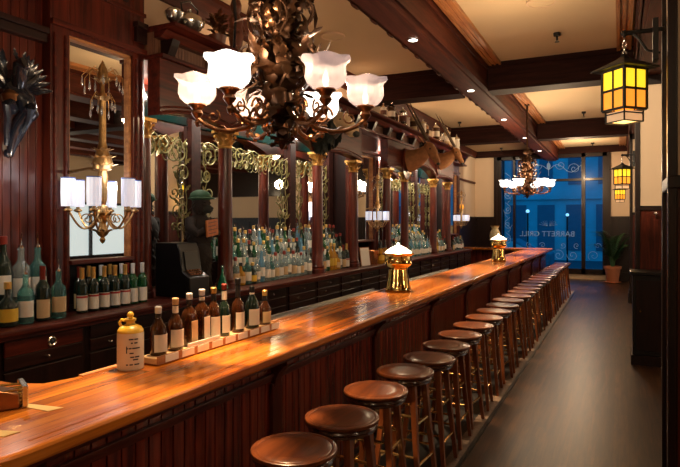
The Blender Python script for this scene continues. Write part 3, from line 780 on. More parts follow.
# griffin bracket on the left panelled bay
gt = thing('griffin_bracket', 'glossy black carved winged griffin bracket on the left panelling', 'carving', (-3.55, 2.42, 2.17))
b = MB(); gx, gy = -3.44, 2.42
b.tube([(gx-.13, gy+.05, 2.70), (gx-.10, gy+.02, 2.66), (gx-.03, gy-.01, 2.60), (gx+.02, gy+.03, 2.52), (gx+.02, gy+.06, 2.45), (gx-.03, gy+.03, 2.38), (gx-.07, gy+.02, 2.30), (gx-.08, gy+.01, 2.22), (gx-.09, gy+.01, 2.17)], [.05, .06, .065, .07, .062, .05, .04, .028, .014], 12)
b.tube([(gx+.0, gy, 2.60), (gx+.06, gy-.03, 2.66), (gx+.09, gy-.05, 2.73), (gx+.13, gy-.06, 2.73), (gx+.18, gy-.07, 2.69)], [.045, .042, .04, .034, .012], 10)
b.ball((gx-.1, gy, 2.19), .03, 8)
b.build('body', 'ebony', gt)
for s in (-1, 1):
    w_ = MB()
    for k_ in range(7):
        a = .1+k_*.2
        w_.leaf((gx-.05, gy+s*.05, 2.60+.012*k_), (-.1, s*math.cos(a)*1.0, math.sin(a)*1.0), (1, 0, .2), .22-.008*k_, .026, .35, 6, .15)
    w_.tube([(gx-.05, gy+s*.04, 2.6), (gx-.03, gy+s*.13, 2.68), (gx-.05, gy+s*.2, 2.76)], [.025, .02, .008], 8)
    w_.build('wing', 'ebony', gt)
    MB().tube([(gx+.0, gy+s*.04, 2.46), (gx+.10, gy+s*.07-.05, 2.47), (gx+.13, gy+s*.08-.09, 2.46), (gx+.06, gy+s*.07-.04, 2.40), (gx-.04, gy+s*.05, 2.32), (gx-.07, gy+s*.03, 2.24)], [.038, .032, .024, .022, .02, .014], 8).build('leg', 'ebony', gt)
    MB().leaf((gx+.09, gy-.05+s*.02, 2.75), (-.2, s*.3, 1), (1, 0, 0), .07, .014, .2).build('ear', 'ebony', gt)
MB().lathe([(.02, 0), (.06, .02), (.07, .06), (.04, .10), (0, .12)], 12, (gx-.02, gy-.02, 2.49)).build('breast_boss', 'bronze2', gt)

# gilt candelabra in front of pier mirrors
def candelabrum(x, y, z, label, s=1.0):
    """z = base (bottom finial)"""
    t = thing('gilt_candelabrum', label, 'wall lamp', (x, y, z), 0, 'gilt candelabra before the pier mirrors')
    c = MB().lathe([(0, 0), (.014, .012), (.02, .03), (.012, .045), (.03, .06), (.045, .085), (.03, .11), (.022, .14), (.038, .17), (.05, .21), (.04, .25), (.02, .27), (.03, .30), (.034, .42), (.036, .46), (.03, .5), (.06, .51), (.07, .55), (.05, .61), (.032, .66), (.024, .70), (.022, .98), (.03, .99), (.03, 1.02), (.015, 1.04), (.013, 1.12), (.035, 1.14), (.03, 1.2), (.01, 1.24), (0, 1.26)], 14, (x, y, z))
    for zz, n, L in ((.06, 8, .09), (.17, 8, .09), (.50, 10, .1), (.56, 10, .09), (.62, 8, .07), (.98, 8, .06), (1.10, 8, .07)):
        for k_ in range(n):
            a = 2*PI*k_/n; c.leaf((x+.02*math.cos(a), y+.02*math.sin(a), z+zz), (math.cos(a)*.6, math.sin(a)*.6, .8), (math.cos(a), math.sin(a), -.2), L, .016, .5, 5)
    c.build('stem', 'antique', t)
    MB().tube([(x-.01, y, z+.50), (x-.12, y, z+.52), (XP-.045, y, z+.50)], .012, 8).build('wall_arm', 'antique', t)
    for k_ in range(6):
        a = 2*PI*k_/6+.08; ca, sa = math.cos(a), math.sin(a); rad = .195
        pts = []
        for q in range(13):
            u = q/12; rr = .02+rad*u; zz = .20-.10*math.sin(PI*u*.95)-.02*u+.06*u*u
            pts.append((x+ca*rr, y+sa*rr, z+zz))
        pts.append((x+ca*(rad+.025), y+sa*(rad+.025), z+.225))
        ar = MB().tube(pts, .0075, 6)
        ar.tube([(x+ca*(.10+.04*math.cos(w_*.45)*(1-w_*.045)), y+sa*(.10+.04*math.cos(w_*.45)*(1-w_*.045)), z+.17+.04*math.sin(w_*.45)*(1-w_*.045)) for w_ in range(17)], .0045, 5)
        ax, ay = x+ca*(rad+.025), y+sa*(rad+.025)
        ar.lathe([(.006, 0), (.03, .012), (.026, .022), (.012, .03), (.012, .05)], 10, (ax, ay, z+.215))
        ao = ar.build('arm', 'antique', t)
        nn = 28
        sh = MB().lathe([(.042, 0), (.044, .09), (.043, .185), (.038, .185), (.038, 0)], nn, (ax, ay, z+.255), ruffle=lambda i_, a_, r_, z_: (r_*(1+.035*math.cos(14*a_)), z_))
        so = sh.build('lamp_shade', 'tube_shade', ao)
        MB().lathe([(.044, 0), (.047, .003), (.045, .008), (.042, .008), (.044, 0)], 20, (ax, ay, z+.438), cap=False).build('blue_rim', plain('shade_rim', (.10, .18, .55), .4), so)
    for lv, (zz, rad, n) in enumerate(((1.14, .13, 9), (.98, .08, 7))):
        for k_ in range(n):
            a = 2*PI*k_/n+lv; px, py = x+rad*math.cos(a), y+rad*math.sin(a)
            MB().lathe([(0, -.06), (.009, -.035), (.006, -.01), (.002, 0), (.006, .008), (0, .016)], 6, (px, py, z+zz-.02-.04*(k_ % 2))).build('crystal_drop', M['crystal'], t)
    hp = MB()
    for lv, (zz, rad, n) in enumerate(((1.14, .13, 9), (.98, .08, 7))):
        for k_ in range(n):
            a = 2*PI*k_/n+lv
            hp.tube([(x+rr*math.cos(a), y+rr*math.sin(a), z+zz+h_) for rr, h_ in ((.012, .02), (rad*.6, .06), (rad, .0), (rad, -.02-.04*(k_ % 2)))], .003, 5)
    hp.build('crystal_hangers', 'antique', t)
    point('candelabrum_light', (x+.1, y, z+.5*s), (4 if s == 1 else 1.5), (.92, .9, 1), .12)
    t.scale = (s, s, s)
candelabrum(-3.20, 2.87, 1.60, 'tall gilt candelabrum with white tube shades before the left mirror')
candelabrum(-3.30, 8.1, 1.60, 'gilt candelabrum with white shades between the two arched bays', .7)
candelabrum(-3.30, 13.2, 1.60, 'far gilt candelabrum with white shades before the last mirror', .7)

# ------------------------------------------------------------------ ornate gas chandeliers
def chandelier(cx, cy, zb, label, seed, bright, rot=0, ztop=ZC, scale=1.0):
    """zb: lowest finial tip"""
    rn = random.Random(seed)
    t = thing('bronze_chandelier', label, 'chandelier', (cx, cy, zb), 0, 'bronze gas-style chandeliers')
    P = lambda r, a, z: (cx+r*math.cos(a), cy+r*math.sin(a), zb+z)
    MB().lathe([(0, 0), (.012, .012), (.02, .03), (.012, .05), (.03, .07), (.04, .10), (.03, .13), (.05, .16), (.07, .22), (.055, .30), (.09, .36), (.10, .44), (.07, .50), (.05, .56), (.075, .60), (.06, .66), (.035, .72), (.05, .80), (.03, .90), (.018, .96), (.018, ztop-zb-.06), (.06, ztop-zb-.05), (.07, ztop-zb), ], 14, (cx, cy, zb)).build('stem', 'bronze', t)
    # foliage
    lf = MB()
    for zz, r0, n, L, tilt in ((.03, .015, 6, .07, .9), (.09, .03, 8, .10, .7), (.15, .045, 9, .12, .4), (.22, .06, 10, .14, .1), (.28, .06, 12, .15, .5), (.34, .08, 12, .17, -.1), (.40, .09, 12, .18, .4), (.45, .09, 12, .16, -.4), (.50, .07, 12, .17, .6), (.56, .06, 10, .15, -.3), (.60, .07, 10, .15, .7), (.66, .06, 10, .12, 0), (.72, .04, 9, .12, .8), (.79, .05, 9, .11, -.3), (.84, .04, 9, .11, .7)):
        for k_ in range(n):
            a = 2*PI*k_/n+rn.uniform(-.2, .2); tl = tilt+rn.uniform(-.3, .3)
            lf.leaf(P(r0, a, zz), (math.cos(a)*math.cos(tl), math.sin(a)*math.cos(tl), math.sin(tl)), (0, 0, rn.choice((-1, 1))), L*rn.uniform(.85, 1.35), .028*rn.uniform(.8, 1.3), rn.uniform(.5, 1.4), 6, .4)
    lf.build('acanthus_leaves', 'bronze', t)
    gl = MB()
    for k_ in range(26):
        a = rn.uniform(0, 2*PI); z = rn.uniform(.08, .85); r0 = .10 if .2 < z < .65 else .06
        gl.leaf(P(r0, a, z), (math.cos(a), math.sin(a), rn.uniform(-.6, .8)), (0, 0, 1), .08, .018, 1.2)
    for k_ in range(6):
        a = 2*PI*k_/6+.3; gl.ball(P(.07, a, .10), (.014, .014, .03), 8); gl.ball(P(.10, a, .60), .018, 8)
    gl.build('gilded_leaves', 'bronze2', t)
    sw = MB()
    for k_ in range(6):
        a = 2*PI*k_/6+rot+.5
        for z0, r0, h in ((.30, .08, .26), (.56, .07, .22)):
            pts = []
            for q in range(18):
                u = q/17; aa = a+.25*math.sin(u*5); rr = r0+.10*math.sin(u*PI)+.015*math.cos(u*9); pts.append(P(rr, aa, z0+h*u))
            sw.tube(pts, .008, 5)
            for q in range(4):
                p0 = pts[3+q*4]; d = Vector((math.cos(a+q), math.sin(a+q), .5)); sw.leaf(p0, d, (0, 0, 1), .06, .014, 1.2, 5)
        # small winged drop figures
    for k_ in range(4):
        a = PI/2*k_+.5
        sw.tube([P(.04, a, .70), P(.10, a, .74), P(.15, a, .72), P(.17, a, .66), P(.165, a, .60)], [.02, .022, .018, .012, .003], 6)
    sw.build('scroll_cage', 'bronze', t)
    for k_ in range(6):
        a = 2*PI*k_/6+rot
        on = k_ in bright
        pts = [P(rr, a, z) for rr, z in ((.07, .20), (.12, .15), (.18, .11), (.25, .095), (.32, .10), (.38, .125), (.415, .155), (.42, .185))]
        ar = MB().tube(pts, [.013, .013, .012, .011, .011, .011, .010, .012], 8)
        # scroll on the arm
        def loc2(r_, z_): return P(r_, a, z_)
        ar.tube([loc2(.20+.055*math.cos(q*.5)*(1-q*.045), .175+.055*math.sin(q*.5)*(1-q*.045)) for q in range(16)], .007, 5)
        ar.tube([loc2(.34+.035*math.cos(2+q*.5)*(1-q*.05), .165+.035*math.sin(2+q*.5)*(1-q*.05)) for q in range(14)], .005, 5)
        for rr, zz, d_ in ((.14, .14, -.6), (.22, .10, -.9), (.30, .1, -.9), (.38, .13, -.6), (.18, .12, .8), (.27, .1, .9), (.36, .12, 1.0)):
            ar.leaf(P(rr, a, zz), (math.cos(a)*.6, math.sin(a)*.6, d_), (math.cos(a), math.sin(a), .3), .065, .014, .9, 5)
        ar.lathe([(.0, -.075), (.008, -.065), (.014, -.05), (.006, -.035), (.02, -.02), (.03, -.005), (.022, .01), (.035, .028), (.048, .034), (.046, .04), (.012, .042)], 14, P(.42, a, .185))
        ao = ar.build('arm', 'bronze2', t)
        q = P(.42, a, .222)
        prof = [(.040, 0), (.062, .012), (.082, .035), (.092, .065), (.090, .095), (.088, .12), (.096, .142), (.112, .158), (.109, .159), (.093, .146), (.084, .12), (.086, .095), (.087, .065), (.077, .037), (.058, .016), (.038, .004)]; prof = [(p_, q_*.86) for p_, q_ in prof]
        def ruf(i_, a_, r_, z_):
            w_ = max(0, (z_-.10)/.06); w2 = max(0, min(1, z_/.05))
            return r_*(1+.045*w_*math.cos(6*a_)+.02*w2*math.cos(18*a_)), z_+.007*w_*math.cos(6*a_)
        sh = MB().lathe(prof, 54, q, ruffle=ruf)
        so = sh.build('glass_shade', 'shade_on' if on else 'shade_dim', ao)
        so['label'] = 'brightly lit white glass shade' if on else 'faint lilac glass shade with a small flame'
        MB().lathe([(0, .01), (.01, .02), (.014, .045), (.008, .07), (0, .085)], 10, q).build('bulb', 'bulb', so)
        point('shade_light', (q[0], q[1], q[2]+.17), (19 if on else 4.5), (1, .72, .44), .06)
    return t
chandelier(-1.53, 2.49, 2.11, 'massive bronze chandelier with ruffled glass shades hanging near the camera', 4, (4, 1), rot=TH+.05)
chandelier(-1.63, 11.65, 2.20, 'distant bronze chandelier with lit white shades before the blue window', 9, (0, 1, 2, 3, 4, 5), rot=.3)

# ------------------------------------------------------------------ brass beer towers
def tower(x, y, label):
    t = thing('brass_bar_lamp', label, 'lamp', (x, y, ZT), 0, 'brass bar lamps with glowing domes')
    MB().lathe([(.125, 0), (.13, .010), (.125, .02), (.116, .05), (.106, .11), (.096, .17), (.088, .215), (.092, .222), (.092, .232), (.12, .25), (.132, .262), (.136, .272), (.13, .28), (.13, .345), (.136, .352), (.155, .36), (.16, .368), (.15, .374), (.0, .374)], 36, (x, y, ZT)).build('body', 'brass', t)
    MB().lathe([(.135, 0), (.12, .02), (.075, .05), (.03, .072), (.012, .08), (.014, .09), (.008, .1), (0, .104)], 28, (x, y, ZT+.374)).build('lamp_dome', 'dome', t)
    MB().lathe([(.131, .30), (.1335, .302), (.1335, .312), (.131, .314), (.131, .30)], 36, (x, y, ZT), cap=False).build('drum_band', 'brass', t)
    point('tower_light', (x, y, ZT+.56), 3, (1, .8, .5), .05)
tower(-1.985, 5.42, 'nearer brass pedestal lamp with glowing dome, halfway along the bar')
tower(-1.92, 10.3, 'farther brass pedestal lamp with glowing dome near the end of the bar')

# ------------------------------------------------------------------ bottles
def bottle(kind, name, glass, label_m, cap_m, spout=False, band=None, fill=None, group=None):
    t = thing(name, '', 'bottle', (0,0,0), 0, group)
    P_ = {'wine': ([(0, .004), (.03, 0), (.037, .005), (.038, .01), (.038, .185), (.034, .205), (.02, .225), (.0145, .24), (.0140, .30), (.0155, .302), (.0155, .312), (0, .312)], .038, (.02, .125), (.245, .315, .0165)),
          'spirit': ([(0, .004), (.034, 0), (.041, .005), (.042, .012), (.042, .165), (.038, .185), (.022, .205), (.0155, .22), (.0145, .265), (.017, .267), (.017, .276), (0, .276)], .042, (.04, .13), (.258, .295, .0185)),
          'tall': ([(0, .004), (.03, 0), (.035, .005), (.036, .012), (.035, .19), (.03, .215), (.018, .24), (.014, .26), (.0135, .305), (.016, .307), (.016, .315), (0, .315)], .036, (.06, .15), (.298, .335, .0175)),
          'squat': ([(0, .004), (.04, 0), (.048, .005), (.05, .015), (.05, .105), (.045, .13), (.028, .15), (.016, .165), (.015, .205), (.018, .207), (.018, .215), (0, .215)], .05, (.03, .10), (.205, .24, .02)),
          'champ': ([(0, .004), (.036, 0), (.044, .006), (.045, .015), (.045, .145), (.040, .175), (.028, .205), (.018, .235), (.0145, .26), (.0145, .29), (.017, .292), (.017, .302), (0, .302)], .045, (.05, .12), (.21, .306, .0)),
          }[kind]
    prof, r, (l0, l1), (c0, c1, cr) = P_
    MB().lathe(prof, 20).build('glass_body', glass, t, False)
    MB().arc(r, l0, l1, -1.55, .75, 12).build('label', label_m, t, False)
    if band: MB().arc(r+.0013, l1-.018, l1-.004, -1.55, .75, 12).build('label_band', band, t, False)
    if kind == 'wine': MB().lathe([(.0155, .235), (.0158, .30), (.0168, .303), (.0168, .315), (0, .316)], 14).build('foil', cap_m, t, False)
    elif kind == 'champ': MB().lathe([(.0285, .205), (.0190, .235), (.0160, .26), (.0175, .30), (.012, .315), (0, .316)], 14).build('foil', cap_m, t, False)
    elif not spout: MB().lathe([(cr, c0), (cr, c1), (cr*.8, c1+.003), (0, c1+.003)], 14).build('stopper', cap_m, t, False)
    else:
        zt = prof[-1][1]
        MB().lathe([(.012, zt), (.013, zt+.012), (.006, zt+.018), (0, zt+.018)], 10).tube([(0, 0, zt+.015), (0, 0, zt+.04), (.006, -.003, zt+.06), (.016, -.008, zt+.075)], [.005, .004, .0035, .003], 6).build('pour_spout', 'silver', t, False)
    return t
K = {}
K['wineW'] = bottle('wine', 'wine_bottle', 'g_dark', 'lab_w', 'foil_g', band='lab_r')
K['wineG'] = bottle('wine', 'wine_bottle', 'g_green', 'lab_w', 'cap_w')
K['wineT'] = bottle('wine', 'wine_bottle', 'g_dark', 'lab_tan', 'foil_r')
K['spClear'] = bottle('spirit', 'liquor_bottle', 'g_clear', 'lab_w', 'cap_w', True)
K['spTeal'] = bottle('spirit', 'liquor_bottle', 'g_teal', 'lab_w', 'cap_b', True)
K['spGreen'] = bottle('tall', 'liquor_bottle', 'g_green', 'lab_w', 'foil_g')
K['spDark'] = bottle('tall', 'liquor_bottle', 'g_dark', 'lab_w', 'foil_r')
K['tlBlue'] = bottle('tall', 'liquor_bottle', 'g_bluec', 'lab_w', 'cap_w', True)
K['tlClear'] = bottle('tall', 'liquor_bottle', 'g_clear', 'lab_w', 'foil_g')
K['sqYel'] = bottle('squat', 'liquor_bottle', 'g_dark', 'lab_y', 'foil_g')
K['sqAmb'] = bottle('squat', 'liquor_bottle', 'g_gold', 'lab_tan', 'cap_b')
K['gold'] = bottle('tall', 'liquor_bottle', 'g_gold', 'lab_y', 'foil_g')
K['spTealY'] = bottle('spirit', 'liquor_bottle', 'g_teal', 'lab_tan', 'cap_w', True)
K['clearRed'] = bottle('spirit', 'liquor_bottle', 'g_clear', 'lab_tan', 'foil_r')
DESC = {'wineW': 'dark white-labelled wine bottle', 'wineG': 'green white-labelled wine bottle', 'wineT': 'dark tan-labelled wine bottle', 'spClear': 'clear spout-topped bottle', 'spTeal': 'teal spout-topped bottle', 'spGreen': 'green gold-topped bottle', 'spDark': 'dark red-topped bottle', 'tlBlue': 'tall pale blue bottle', 'tlClear': 'tall clear gold-topped bottle', 'sqYel': 'squat yellow-labelled bottle', 'sqAmb': 'squat golden bottle', 'gold': 'tall golden bottle', 'spTealY': 'teal tan-labelled bottle', 'clearRed': 'clear red-capped bottle'}
used = set()
def put(kind, x, y, z, label, group, rz=None, s=1.0):
    o = K[kind]
    rz = R.uniform(-.25, .25) if rz is None else rz
    if kind not in used:
        used.add(kind); o.location = (x, y, z); o.rotation_euler = (0, 0, rz); o.scale = (s, s, s); o['label'] = label; o['group'] = group; return o
    return dup(o, (x, y, z), rz, label, group, (s, s, s))
# tier steps for bottle rows
def tier(y0, y1, where, n, rows, kinds, grp, order_row=('front', 'middle', 'back')):
    if rows > 1:
        for r_ in range(1, rows):
            so = MB().box(-3.44-.105*r_-.05, -3.44-.105*r_+.048, y0, y1, ZL, ZL+.12*r_).build('bottle_step', 'darkwood', loc=(-3.44-.105*r_, (y0+y1)/2, ZL), smooth=False)
            tag(so, 'dark wooden bottle riser, %s step, %s' % ('lower' if r_ == 1 else 'upper', where), 'display step', 'bottle risers on the back bar')
    for r_ in range(rows):
        for i in range(n):
            y = y0+.05+(y1-y0-.10)*(i+(0 if r_ % 2 == 0 else .0))/(n-1)
            kd = kinds[r_][i % len(kinds[r_])] if isinstance(kinds[0], (list, tuple)) else R.choice(kinds)
            lab = '%s, %s from left, %s row, %s' % (DESC[kd], ORD[i], order_row[r_], where)
            put(kd, -3.44-.105*r_+R.uniform(-.008, .008), y, ZL+.12*r_, lab, grp, None, R.uniform(.90, 1.08))
# left edge liquor group
left_k = [['spTeal', 'spClear', 'sqYel', 'spTeal', 'wineT', 'spTealY'], ['tlBlue', 'spTeal', 'spDark', 'spClear', 'spTeal'], ['tlBlue', 'spDark', 'spTeal', 'tlBlue', 'spTeal']]
so = MB().box(-3.53, -3.425, 2.0, 2.68, ZL, ZL+.11).build('bottle_step', 'darkwood', loc=(-3.48, 2.34, ZL), smooth=False)
tag(so, 'dark wooden bottle riser at the left edge of the back bar', 'display step', 'bottle risers on the back bar')
for r_, (x, dz, s) in enumerate(((-3.36, 0, 1.12), (-3.475, .11, 1.3))):
    ks = left_k[r_]
    for i, kd in enumerate(ks):
        y = 2.06+i*.118+(.05 if r_ else 0)
        put(kd, x, y, ZL+dz, '%s, %s in the %s row at the left edge' % (DESC[kd], ORD[i], 'front' if r_ == 0 else 'raised'), 'liquor bottles at the left edge of the back bar', None, s)
# wines below left mirror
for i in range(7):
    kd = 'wineW' if i < 5 else ('wineG' if i == 6 else 'wineT')
    kd = ['wineW']*5+['wineG', 'wineG'] ; kd = kd[i]
    put(kd, -3.40-(0.02 if i > 4 else 0), 2.87+i*.098, ZL, '%s, %s from left, front row, below the left mirror' % (DESC[kd], ORD[i]), 'wine bottles below the left mirror', -.2)
for i in range(6):
    kd = ('wineT', 'wineW', 'wineG', 'wineW', 'wineG', 'wineT')[i]
    put(kd, -3.50-.02*(i % 2), 2.93+i*.098 if i < 5 else 3.40, ZL, '%s, %s from left, back row, below the left mirror' % (DESC[kd], ORD[i]), 'wine bottles below the left mirror', -.2)
clears = ['spClear', 'tlClear', 'spClear', 'spTeal', 'tlBlue', 'clearRed']
tier(4.68, 6.26, 'in the wide near arch', 17, 3,
     [['clearRed', 'sqAmb', 'spTeal', 'sqYel', 'spClear', 'tlBlue', 'spClear', 'spTeal', 'clearRed', 'spClear', 'clearRed', 'tlClear', 'clearRed', 'spClear', 'clearRed', 'tlClear', 'spClear'],
      ['spGreen', 'spTeal', 'spGreen', 'tlClear', 'spDark', 'spGreen', 'spClear', 'tlClear', 'spGreen', 'tlBlue', 'spGreen', 'tlClear', 'spClear', 'spDark', 'tlClear', 'spDark', 'tlBlue'],
      ['spGreen', 'tlClear', 'spClear', 'spGreen', 'spClear', 'tlClear', 'spDark', 'spClear', 'tlBlue', 'spGreen', 'spClear', 'spDark', 'tlClear', 'spClear', 'spGreen', 'spClear', 'spDark']], 'bottles in the large near mirror bay')
tier(6.56, 7.36, 'in the narrow near arch', 8, 3,
     [['clearRed', 'spGreen', 'gold', 'gold', 'sqAmb', 'tlClear', 'wineT', 'wineW'], ['spGreen', 'spTeal', 'spGreen', 'spClear', 'tlClear', 'spTeal', 'spDark', 'spDark'], ['tlClear', 'spDark', 'spClear', 'tlBlue', 'spGreen', 'tlClear', 'spDark', 'spDark']], 'bottles in the small near mirror bay')
tier(8.93, 9.54, 'behind the nearer brass lamp', 6, 2, [['spTeal', 'spClear', 'spDark', 'tlClear', 'spTeal', 'spClear'], ['spGreen', 'tlClear', 'tlBlue', 'spDark', 'tlClear', 'spTeal']], 'bottles behind the near brass lamp', ('front', 'back'))
tier(9.82, 11.22, 'in the wide far arch', 14, 3, [['spClear', 'spTeal', 'tlBlue', 'spClear', 'spTeal'], ['tlClear', 'spGreen', 'spClear'], ['spClear', 'spGreen', 'tlBlue', 'tlClear']], 'bottles in the large far mirror bay')
tier(11.54, 12.32, 'in the narrow far arch', 7, 2, [['clearRed', 'gold', 'spClear', 'clearRed', 'spTeal', 'clearRed', 'spDark'], ['spGreen', 'spDark', 'tlClear']], 'bottles in the small far mirror bay', ('front', 'back'))
for i in range(7):
    kd = ['wineT', 'spClear', 'spDark', 'spTeal', 'spClear', 'wineW', 'spClear'][i]
    put(kd, -3.40, 12.85+i*.13, ZL, '%s, %s from the left under the last pier mirror' % (DESC[kd], ORD[i]), 'bottles under the last mirror')
for i, kd in enumerate(['spTealY', 'sqAmb']):
    pass

# whisky display on the bar
BX = -2.02
t = thing('bottle_tray', 'pale wooden tray with white price cards under the whisky bottles', 'tray', (BX, 2.62, ZT+.006))
MB().box(BX-.055, BX+.055, 2.08, 3.16, ZT+.006, ZT+.036).build('tray', 'cork', t, smooth=False, bevel=.004)
MB().box(BX+.055, BX+.061, 2.08, 3.16, ZT+.006, ZT+.046).build('front_lip', 'molding', t, smooth=False)
for i in range(9):
    y = 2.13+i*.117
    MB().box(BX+.061, BX+.064, y, y+.09, ZT+.010, ZT+.043).build('price_card', 'paperw', t, smooth=False)
MB().box(BX+.048, BX+.054, 2.30, 2.56, ZT+.036, ZT+.064).build('raised_card', 'paperw', t, smooth=False)
def whisky(i, y, kind, rr, hh, neck, label_m, cap_m, glass, lab, fillc='g_whisky'):
    t = thing('whisky_bottle', lab, 'bottle', (BX-.002, y, ZT+.036), R.uniform(-.1, .1), 'whisky bottles on the tray')
    sh = hh-neck
    n = 24; sqr = kind == 'square'
    def rf(i_, a_, r_, z_):
        if sqr and r_ > .02:
            c_, s_ = abs(math.cos(a_)), abs(math.sin(a_)); q = (c_**5+s_**5)**(-1/5); return r_*q*.93, z_
        return r_, z_
    prof = [(0, .003), (rr*.9, 0), (rr, .006), (rr, sh*.80), (rr*.86, sh*.92), (.018, sh+.002), (.0135, sh+.014), (.0125, hh-.03), (.015, hh-.028), (.015, hh-.022), (0, hh-.022)]
    if kind == 'round_shoulder': prof = [(0, .003), (rr*.9, 0), (rr, .006), (rr*1.02, sh*.5), (rr, sh*.72), (rr*.88, sh*.86), (rr*.6, sh*.97), (.02, sh+.006), (.0135, sh+.016), (.0125, hh-.03), (.015, hh-.028), (.015, hh-.022), (0, hh-.022)]
    MB().lathe(prof, n, ruffle=rf).build('glass_body', glass, t, False)
    if sqr: MB().box(rr*.935, rr*.935+.0015, -rr*.72, rr*.72, sh*.12, sh*.68).build('label', label_m, t, False, smooth=False)
    else: MB().arc(rr*1.02, sh*.12, sh*.64, -1.3, .75, 12).build('label', label_m, t, False)
    MB().arc(.0138 if not sqr else .0138, sh+.02, hh-.04, -PI, PI, 14).build('neck_band', 'lab_w' if i % 2 else 'cap_b', t, False)
    MB().lathe([(.016, hh-.034), (.017, hh-.005), (.013, hh), (0, hh)], 14).build('stopper', cap_m, t, False)
W = [(2.15, 'round_shoulder', .040, .235, .075, 'lab_w', 'cap_w', 'first whisky bottle from the left on the tray, round shoulders, white label'),
     (2.27, 'round_shoulder', .039, .262, .095, 'lab_w', 'cork', 'second whisky bottle on the tray, bulbous with low label and cork stopper'),
     (2.375, 'square', .036, .275, .08, 'lab_tan', 'cap_w', 'third whisky bottle on the tray, tall with a tan label'),
     (2.475, 'square', .036, .285, .08, 'lab_w', 'cap_w', 'fourth whisky bottle on the tray, tall with pale cap'),
     (2.575, 'round', .034, .285, .09, 'lab_w', 'foil_g', 'fifth whisky bottle on the tray, slim with gold cap'),
     (2.67, 'round', .032, .295, .11, 'lab_w', 'foil_r', 'sixth whisky bottle on the tray, dark with red-pink cap'),
     (2.80, 'round', .037, .315, .13, 'lab_w', 'cap_b', 'tallest whisky bottle on the tray, long neck with slanted label'),
     (2.945, 'round_shoulder', .043, .255, .07, 'lab_w', 'cap_b', 'broad-shouldered dark whisky bottle, second from the right of the tray'),
     (3.085, 'round_shoulder', .038, .215, .085, 'lab_tan', 'foil_g', 'smallest whisky bottle at the right end of the tray with gold cap')]
for i, (y, kd, rr, hh, nk, lm, cm, lab) in enumerate(W): whisky(i, y, kd, rr, hh, nk, lm, cm, 'g_whisky' if i not in (5, 7) else 'g_dark', lab)
# stoneware crock
t = thing('stoneware_crock', 'cream stoneware jug with ochre top and stopper, left of the whiskies', 'jug', (-2.05, 2.0, ZT))
MB().lathe([(0, .002), (.055, 0), (.06, .006), (.06, .165), (.058, .172)], 28, (-2.05, 2.0, ZT)).build('body', 'stone', t)
MB().lathe([(.059, .170), (.058, .180), (.048, .194), (.028, .203), (.02, .208), (.019, .218), (.026, .222), (.026, .232), (0, .232)], 28, (-2.05, 2.0, ZT)).build('shoulder', 'stone_y', t)
MB().ball((-2.05, 2.0, ZT+.248), (.016, .016, .017), 12).build('stopper', 'stone_y', t)
MB().tube([(-2.09, 1.985, ZT+.19), (-2.098, 1.98, ZT+.212), (-2.09, 1.985, ZT+.226), (-2.072, 1.992, ZT+.22)], .007, 8).build('handle', 'stone_y', t)
ink = MB()
for z, segs in ((.145, ((-.9, -.55), (-.5, -.2))), (.128, ((-.75, -.6), (-.5, -.25))), (.104, ((-1.05, -.95), (-.9, -.7), (-.66, -.05))), (.082, ((-.85, -.55),)), (.064, ((-.8, -.5), (-.45, -.1))), (.052, ((-.6, -.2),)), (.03, ((-1.1, -.95), (-.85, -.6), (-.5, -.1)))):
    for a0, a1 in segs: ink.arc(.0602, z-.003, z+.003, a0, a1, 5, .0006)
ink.arc(.0602, .082, .114, -1.1, -1.02, 3, .0006)
ink.v = [(p[0]-2.05, p[1]+2.0, p[2]+ZT) for p in ink.v]
ink.build('printed_lettering', 'ink', t)

# papers & brass caddy at the near end
def slip(x, y, rz, label, l=.20, w=.05):
    m = MB(); Rm = Matrix.Translation((x, y, ZT+.001)) @ Matrix.Rotation(rz, 4, 'Z')
    m.prism([(-l/2, -w*.2), (l/2-.02, -w/2), (l/2, w/2), (-l/2+.04, w*.35)], 0, .0015); m.xf(Rm)
    o = m.build('paper_slip', 'paper', loc=(x, y, ZT+.001), smooth=False); tag(o, label, 'paper', 'paper slips on the bar'); return o
slip(-1.93, 1.43, .12, 'folded tan paper slip on the bar beside the brass caddy')
slip(-1.84, 1.19, .25, 'tan paper slip at the near corner of the bar')
t = thing('brass_caddy', 'low brass caddy at the left end of the counter beside the paper slips', 'caddy', (-2.40, 1.52, ZT))
cm = MB()
for kx in range(5):
    z = ZT+.012+kx*.018
    cm.tube([(-2.62+.0*kx, 1.40-.01*kx, z), (-2.45, 1.42, z+.004), (-2.28, 1.47, z)], .006, 6)
    cm.tube([(-2.62, 1.58, z), (-2.45, 1.57, z+.004), (-2.28, 1.55, z)], .006, 6)
cm.build('rods', 'brass', t)
MB().prism([(-2.63, ZT+.0), (-2.63, ZT+.095), (-2.5, ZT+.105), (-2.36, ZT+.095), (-2.30, ZT+.07), (-2.30, ZT+.0)], 1.44, 1.54, 'XZ').build('body', 'bronze2', t, bevel=.006)
MB().box(-2.292, -2.272, 1.44, 1.57, ZT, ZT+.105).build('end_plate', 'silver', t, smooth=False, bevel=.003)
t.location = (-2.085, 1.34, ZT+.002); t.rotation_euler = (0, 0, math.radians(62)); t.scale = (1, 1, .75)

